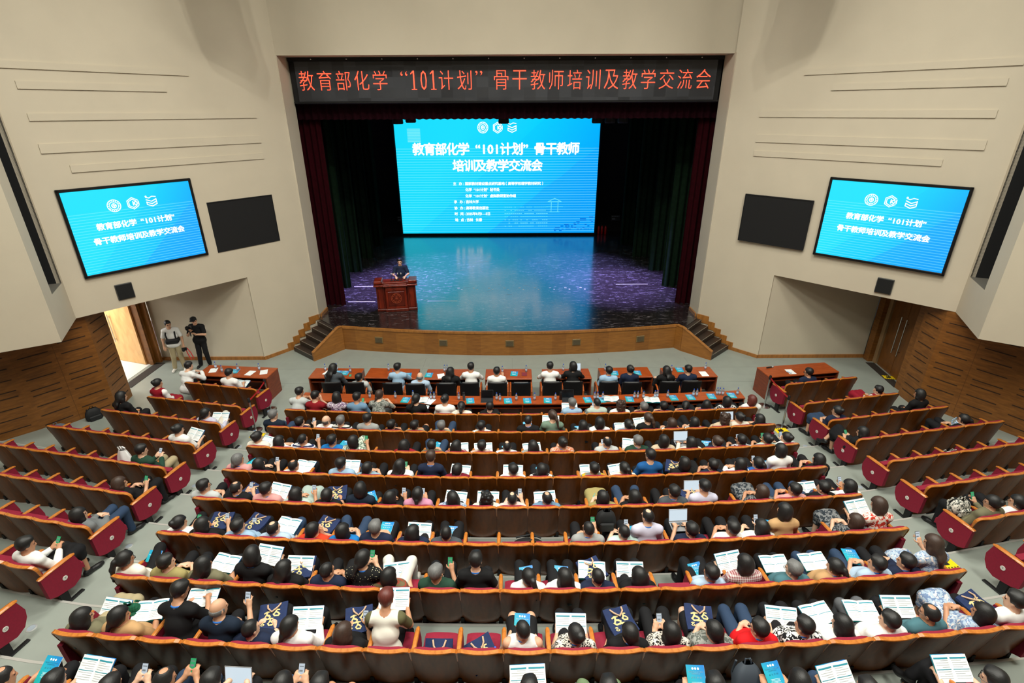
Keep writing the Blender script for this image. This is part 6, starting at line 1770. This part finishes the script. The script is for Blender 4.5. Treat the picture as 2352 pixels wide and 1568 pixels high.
for rec in PERSONS:
    if len(rec) < 7: continue
    t, J, arms, lab, scl, row, i = rec
    Mw = Matrix.Translation(t.location) @ t.rotation_euler.to_matrix().to_4x4()
    J = {k: (v * PS if not isinstance(v, dict) else v) for k, v in J.items()}
    S, P = J['S'], J['P']; sp_ = seat_phrase(row, i).replace(' from left', '').replace(' from aisle', ''); sy, sz_ = S[1], S[2]
    jit = ir.uniform(-.24, .24)
    if arms == 'r': place(OPENB, Mw @ loc4((0, sy + .43, sz_ - .17), R(38), 0, jit), f'open white booklet held by the person in {sp_}', 'open booklets')
    elif arms == 'w': place(OPENB, Mw @ loc4((.0, max(sy + .42, P[1] + .2), max(sz_ - .31, P[2] + .135)), R(14), 0, jit), f'open white booklet on the lap in {sp_}', 'open booklets')
    elif arms == 'e': place(CLOSEDB, Mw @ loc4((0, sy + .42, sz_ - .225), R(32), 0, jit), f'teal booklet held by the person in {sp_}', 'teal booklets')
    elif arms == 'p': place(PH1 if i % 3 else PH2, Mw @ loc4((0, sy + .425, sz_ - .09), R(52)), f'phone held by the person in {sp_}', 'phones')
    elif arms == 'q': place(PH1 if i % 4 else PH2, Mw @ loc4((.142, sy + .415, sz_ - .005), R(62)), f'phone held up by the person in {sp_}', 'phones')
    elif arms == 'k': place(LAP1, Mw @ loc4((0, P[1] + .26, P[2] + .125)), f'laptop with a bright screen on the lap in {sp_}', 'laptops')
    if (row, i) in LAPBAG: place(TOTE, Mw @ loc4((ir.uniform(-.05, .05), P[1] + .26, P[2] + .10), R(4), 0, ir.uniform(-.4, .4)), f'navy tote bag with gold print on the lap in {sp_}', 'navy tote bags')
    if arms in 'lf' and row in 'CDEFG' and (i * 7 + ord(row)) % 4 == 0 and (row, i) not in LAPBAG:
        place(CLOSEDB, Mw @ loc4((ir.uniform(-.06, .06), P[1] + .30, P[2] + .115), R(4), 0, ir.uniform(-.5, .5)), f'teal booklet lying on the lap in {sp_}', 'teal booklets')
def dz(x, y): return .7645 if y < 12.9 else .764
BOTP =  [(-5.62, 14.0), (-5.28, 14.02), (-4.83, 13.87), (-3.71, 13.98), (-3.48, 13.55), (-2.02, 13.9), (-1.94, 13.9), (-0.29, 13.8), (0.42, 13.85), (1.53, 13.92), (2.79, 13.91), (4.73, 13.8), (5.8, 13.96), (-3.87, 12.35), (-3.17, 12.32), (-2.69, 12.34), (-2.2, 12.26), (-2.11, 12.26), (-1.44, 12.22), (-0.42, 12.2), (-0.33, 12.15), (0.11, 12.18), (0.6, 12.19), (1.16, 12.18), (2.22, 12.22), (2.3, 12.22), (2.44, 12.22), (3.3, 12.26), (3.39, 12.26), (3.54, 12.25), (3.86, 12.28), (3.93, 12.3), (4.21, 12.3), (4.93, 12.36), (5.02, 12.36), (5.6, 12.43), (5.66, 12.42), (5.74, 12.4), (6.15, 12.42), (-9.01, 14.18), (-8.7, 13.94), (-8.27, 14.04), (-7.63, 14.05)]
for k, (x, y) in enumerate(BOTP):
    if 13 < y < 13.45: y = 13.6
    if y > 14.02 and x > -7: y = 13.98
    if y > 12.32 and y < 12.9: y = min(y, 11.98 + .0073 * (x - .3) ** 2 + .36)
    n_ = k
    if x < -7: lb = 'water bottle on the table by the left doorway, ' + ('first', 'second', 'third', 'fourth')[k - 39] + ' from the left'
    elif y > 13: lb = 'water bottle on the tables before the stage, number ' + NUM[k + 1] + ' from left'
    else: lb = 'water bottle on the long curved desk, number ' + (NUM[k - 12] if k - 12 < 23 else 'twenty-' + NUM[k - 32]) + ' from left'
    place(BOTT, loc4((x, y, dz(x, y))), lb, 'water bottles on the tables')
for k, (x, y) in enumerate( [(-2.88, 12.21), (-1.13, 12.09), (-0.12, 12.1), (0.4, 12.09), (0.95, 12.11), (2.03, 12.17), (2.39, 12.17), (4.36, 12.18), (4.83, 12.27), (5.41, 12.31), (5.98, 12.38), (3.16, 12.16), (-4.98, 13.82), (-5.2, 13.83), (-3.3, 13.69), (-3.08, 13.66), (-2.46, 13.66), (0.06, 13.72), (3.03, 13.73), (3.71, 13.73), (5.02, 13.92), (-8.33, 13.97)]):
    if k < 12: lb = 'teal booklet on the long curved desk, number ' + NUM[k + 1] + ' of twelve from left'
    elif k < 21: lb = 'teal booklet on the tables before the stage, ' + ('first', 'second', 'third', 'fourth', 'fifth', 'sixth', 'seventh', 'eighth', 'ninth')[k - 12]
    else: lb = 'teal booklet on the table by the left doorway'
    place(CLOSEDB, loc4((x, max(y, ld(x) + .16) if k < 12 else y, dz(x, y)), 0, 0, ir.uniform(-.15, .15)), lb, 'teal booklets')
for k, (x, y) in enumerate( [(-2.48, 12.17), (2.67, 12.16), (3.74, 12.11)]): place(OPENB, loc4((x, y + .04, dz(x, y)), 0, 0, ir.uniform(-.1, .1)), 'open white booklet on the long desk, ' + ('left one', 'middle one', 'right one')[k], 'open booklets')
def sheet_of_paper(x, y, lb, rz):
    t = tag(MB().box((0, 0, .0015), (.21, .297, .003)).build('paper_sheet', PAPER), lb, 'paper', 'paper sheets on the tables'); t.location = (x, y, dz(x, y)); t.rotation_euler = (0, 0, rz)
for k, (x, y) in enumerate( [(-5.5, 13.86), (-2.09, 13.6), (-2.21, 12.14), (1.16, 13.76), (5.66, 13.66), (-9.02, 14.04), (-7.44, 13.91), (8.27, 13.77), (-7.82, 13.85)]):
    lb = ('first table before the stage', 'third table before the stage', 'long desk', 'fifth table before the stage', 'seventh table before the stage', 'table by the left doorway, left end', 'table by the left doorway, right end', 'nearly empty right side table', 'table by the left doorway, middle')[k]
    sheet_of_paper(x, y, 'white sheet of paper on the ' + lb, ir.uniform(-.5, .5))
place(LAP2, loc4((-.68, 12.16, dz(0, 12))), 'dark laptop on the long desk, left one', 'laptops'); place(LAP2, loc4((1.5, 12.16, dz(0, 12))), 'dark laptop on the long desk, right one', 'laptops')
place(LAP1, loc4((1.89, 13.78, dz(0, 13.5))), 'laptop with a bright screen on the fifth table before the stage', 'laptops')
place(PH1, loc4((8.2, 13.72, .768), 0, 0, .6), 'phone lying on the paper on the right side table', 'phones')
place(PH2, loc4((-4.78, 13.66, .764), 0, 0, .2), 'phone lying on the first table before the stage', 'phones')
nb = tag(MB().box((0, 0, .008), (.15, .21, .016), ch=.003).build('notebook', mat('maroon_notebook', (120, 40, 50), .6)), 'maroon notebook on the fourth table before the stage', 'notebook'); nb.location = (.36, 13.68, .764)
tm = thing('thermos', 'dark thermos flask on the long desk beside the right laptop', 'thermos', (1.3, 12.2, .7645)); MB().lathe([(.034, 0), (.036, .01), (.036, .17), (.03, .19)], n=14).build('body', mat('thermos_brown', (44, 34, 30), .35, metal=.4), tm, True); MB().lathe([(.03, .19), (.03, .235), (.026, .24)], n=14).build('lid', BLACK, tm, True)
tm = thing('thermos', 'grey thermos flask on the long desk left of the left laptop', 'thermos', (-1.3, 12.2, .7645)); MB().lathe([(.032, 0), (.034, .01), (.034, .17), (.03, .19)], n=14).build('body', mat('thermos_grey', (90, 92, 94), .35, metal=.6), tm, True); MB().lathe([(.03, .19), (.03, .23), (.026, .235)], n=14).build('lid', BLACK, tm, True)
def on_seat(row, i, y, z, dx=0):
    x0, y0, z0, a, p = seat_pos(row, i); return Matrix.Translation((x0, y0, z0)) @ Matrix.Rotation(a, 4, 'Z') @ Matrix.Translation((dx, y, z))
# loose bags
place(TOTE, on_seat('H', 8, .34, .46) @ Matrix.Rotation(R(35), 4, 'X'), 'navy tote bag on the empty seat nine in central row eight', 'navy tote bags')
place(TOTE, on_seat('H', 9, .36, .46) @ Matrix.Rotation(R(25), 4, 'X') @ Matrix.Rotation(.5, 4, 'Z'), 'navy tote bag on the empty seat ten in central row eight', 'navy tote bags')
place(BOTT, on_seat('H', 9, .3, .46, .17), 'water bottle beside the tote bag on seat ten, central row eight', 'water bottles on the tables')
def backpack(name, label, m, M_, w_=.32, h_=.46, d_=.18):
    t = thing(name, label, 'bag', M_.to_translation()); t.rotation_euler = M_.to_euler()
    def f(u, v):
        a = 2 * PI * u; q = math.sin(PI * min(.985, max(.015, v))) ** .35
        return (w_ / 2 * q * math.copysign(abs(math.cos(a)) ** .6, math.cos(a)), d_ / 2 * q * math.copysign(abs(math.sin(a)) ** .6, math.sin(a)), h_ * v)
    b = MB().grid(20, 12, f); b.build('body', m, t, True)
    MB().box((0, -d_ / 2 - .015, h_ * .35), (w_ * .7, .05, h_ * .45), ch=.02).build('pocket', m, t, True)
    MB().tube([(-.04, 0, h_ - .01), (-.03, 0, h_ + .05), (.03, 0, h_ + .05), (.04, 0, h_ - .01)], .01, 6).build('handle', m, t)
    s = MB()
    for sg in (-1, 1): s.tube([(sg * w_ * .25, d_ / 2, h_ * .92), (sg * w_ * .32, d_ / 2 + .05, h_ * .6), (sg * w_ * .3, d_ / 2, h_ * .1)], .016, 6)
    s.build('straps', m, t); return t
BPM = mat('black_nylon', (18, 19, 22), .7, .2, 20)
backpack('backpack', 'black backpack on the floor by the left panelled wall', BPM, loc4((-11.55, 12.35, 0), 0, 0, .9), .4, .48)
backpack('backpack', 'black backpack lying across two empty seats in central row six', BPM, on_seat('F', 10, .42, .55, .2) @ Matrix.Rotation(R(90), 4, 'Y') @ Matrix.Rotation(R(70), 4, 'Z') @ Matrix.Translation((0, 0, -.25)), .34, .52)
backpack('backpack', 'black backpack on the lap in central row six, seat fourteen', BPM, on_seat('F', 13, .72, .60, -.12), .34, .4, .2)
backpack('backpack', 'dark grey backpack standing before seat sixteen of central row nine', mat('blue_grey_nylon', (58, 66, 76), .7), on_seat('I', 15, .68, .25, -.28) @ Matrix.Rotation(R(-20), 4, 'X'), .36, .55, .22)
backpack('backpack', 'grey backpack between the green-trousered knees in central row nine', mat('grey_nylon', (84, 88, 92), .7), on_seat('I', 11, .80, .03, .02), .24, .46, .16)
backpack('handbag', 'black handbag on the lap in central row four, last seat', mat('black_patent', (14, 14, 16), .25), on_seat('D', 21, .5, .6, -.3), .3, .2, .14)
backpack('handbag', 'white floral bag on the lap in right block row seven, aisle seat', cloth('cloth_bagfloral', (220, 216, 206), 'floral', (70, 74, 70)), on_seat('Rg', 0, .55, .58, .0), .34, .32, .18)
backpack('handbag', 'black-and-white bag on an empty seat in right block row five', cloth('cloth_bagmono', (214, 210, 204), 'leopard', (20, 20, 22)), on_seat('Re', 3, .36, .47), .36, .22, .2)
backpack('handbag', 'light blue and white bag on the last seat of right block row four', cloth('cloth_bagblue', (206, 216, 224), 'stripe', (110, 150, 186)), on_seat('Rd', 5, .3, .6), .4, .36, .22)
backpack('laptop_bag', 'grey laptop bag leaning on the left panelled wall', mat('grey_felt', (104, 110, 122), .85), loc4((-12.1, 11.75, 0), R(-12), 0, .9), .44, .32, .08)
pb = thing('plastic_bag', 'white plastic carrier bag on seat three of left block row five', 'bag'); Mp = on_seat('Le', 2, .38, .56, .12); pb.location = Mp.to_translation(); pb.rotation_euler = Mp.to_euler()
def pf(u, v):
    a = 2 * PI * u; q = (1 - .62 * v ** 1.6) * (1 + .07 * math.sin(5 * a + 3 * v)); return (.2 * q * math.cos(a), .12 * q * math.sin(a), .42 * v)
PLB = mat('white_plastic_film', (236, 236, 236), .4); MB().grid(24, 8, pf).build('body', PLB, pb, True)
MB().tube([(-.07, 0, .4), (-.09, 0, .47), (-.03, 0, .5), (0, 0, .42)], .012, 6).tube([(.07, 0, .4), (.09, 0, .47), (.03, 0, .5), (0, 0, .42)], .012, 6).build('handles', PLB, pb)
backpack('handbag', 'green quilted handbag beside the person in olive, central row eight, seat one', cloth('cloth_quilt', (28, 92, 66), 'check', (20, 70, 50)), on_seat('H', 0, .62, .58, .24) @ Matrix.Rotation(.4, 4, 'Z'), .26, .2, .12)
wm = thing('wireless_microphone', 'black wireless microphone lying on the nearly empty right side table', 'microphone', (7.75, 14.02, .79), .3)
MB().lathe([(.018, -.1), (.02, .08)], (0, 0, 0), 10, 0, 'x').build('body', BLACK, wm, True); MB().lathe([(.02, .08), (.03, .1), (.03, .13), (.015, .15)], (0, 0, 0), 10, 0, 'x').build('head', MATS['mic_head'], wm, True)
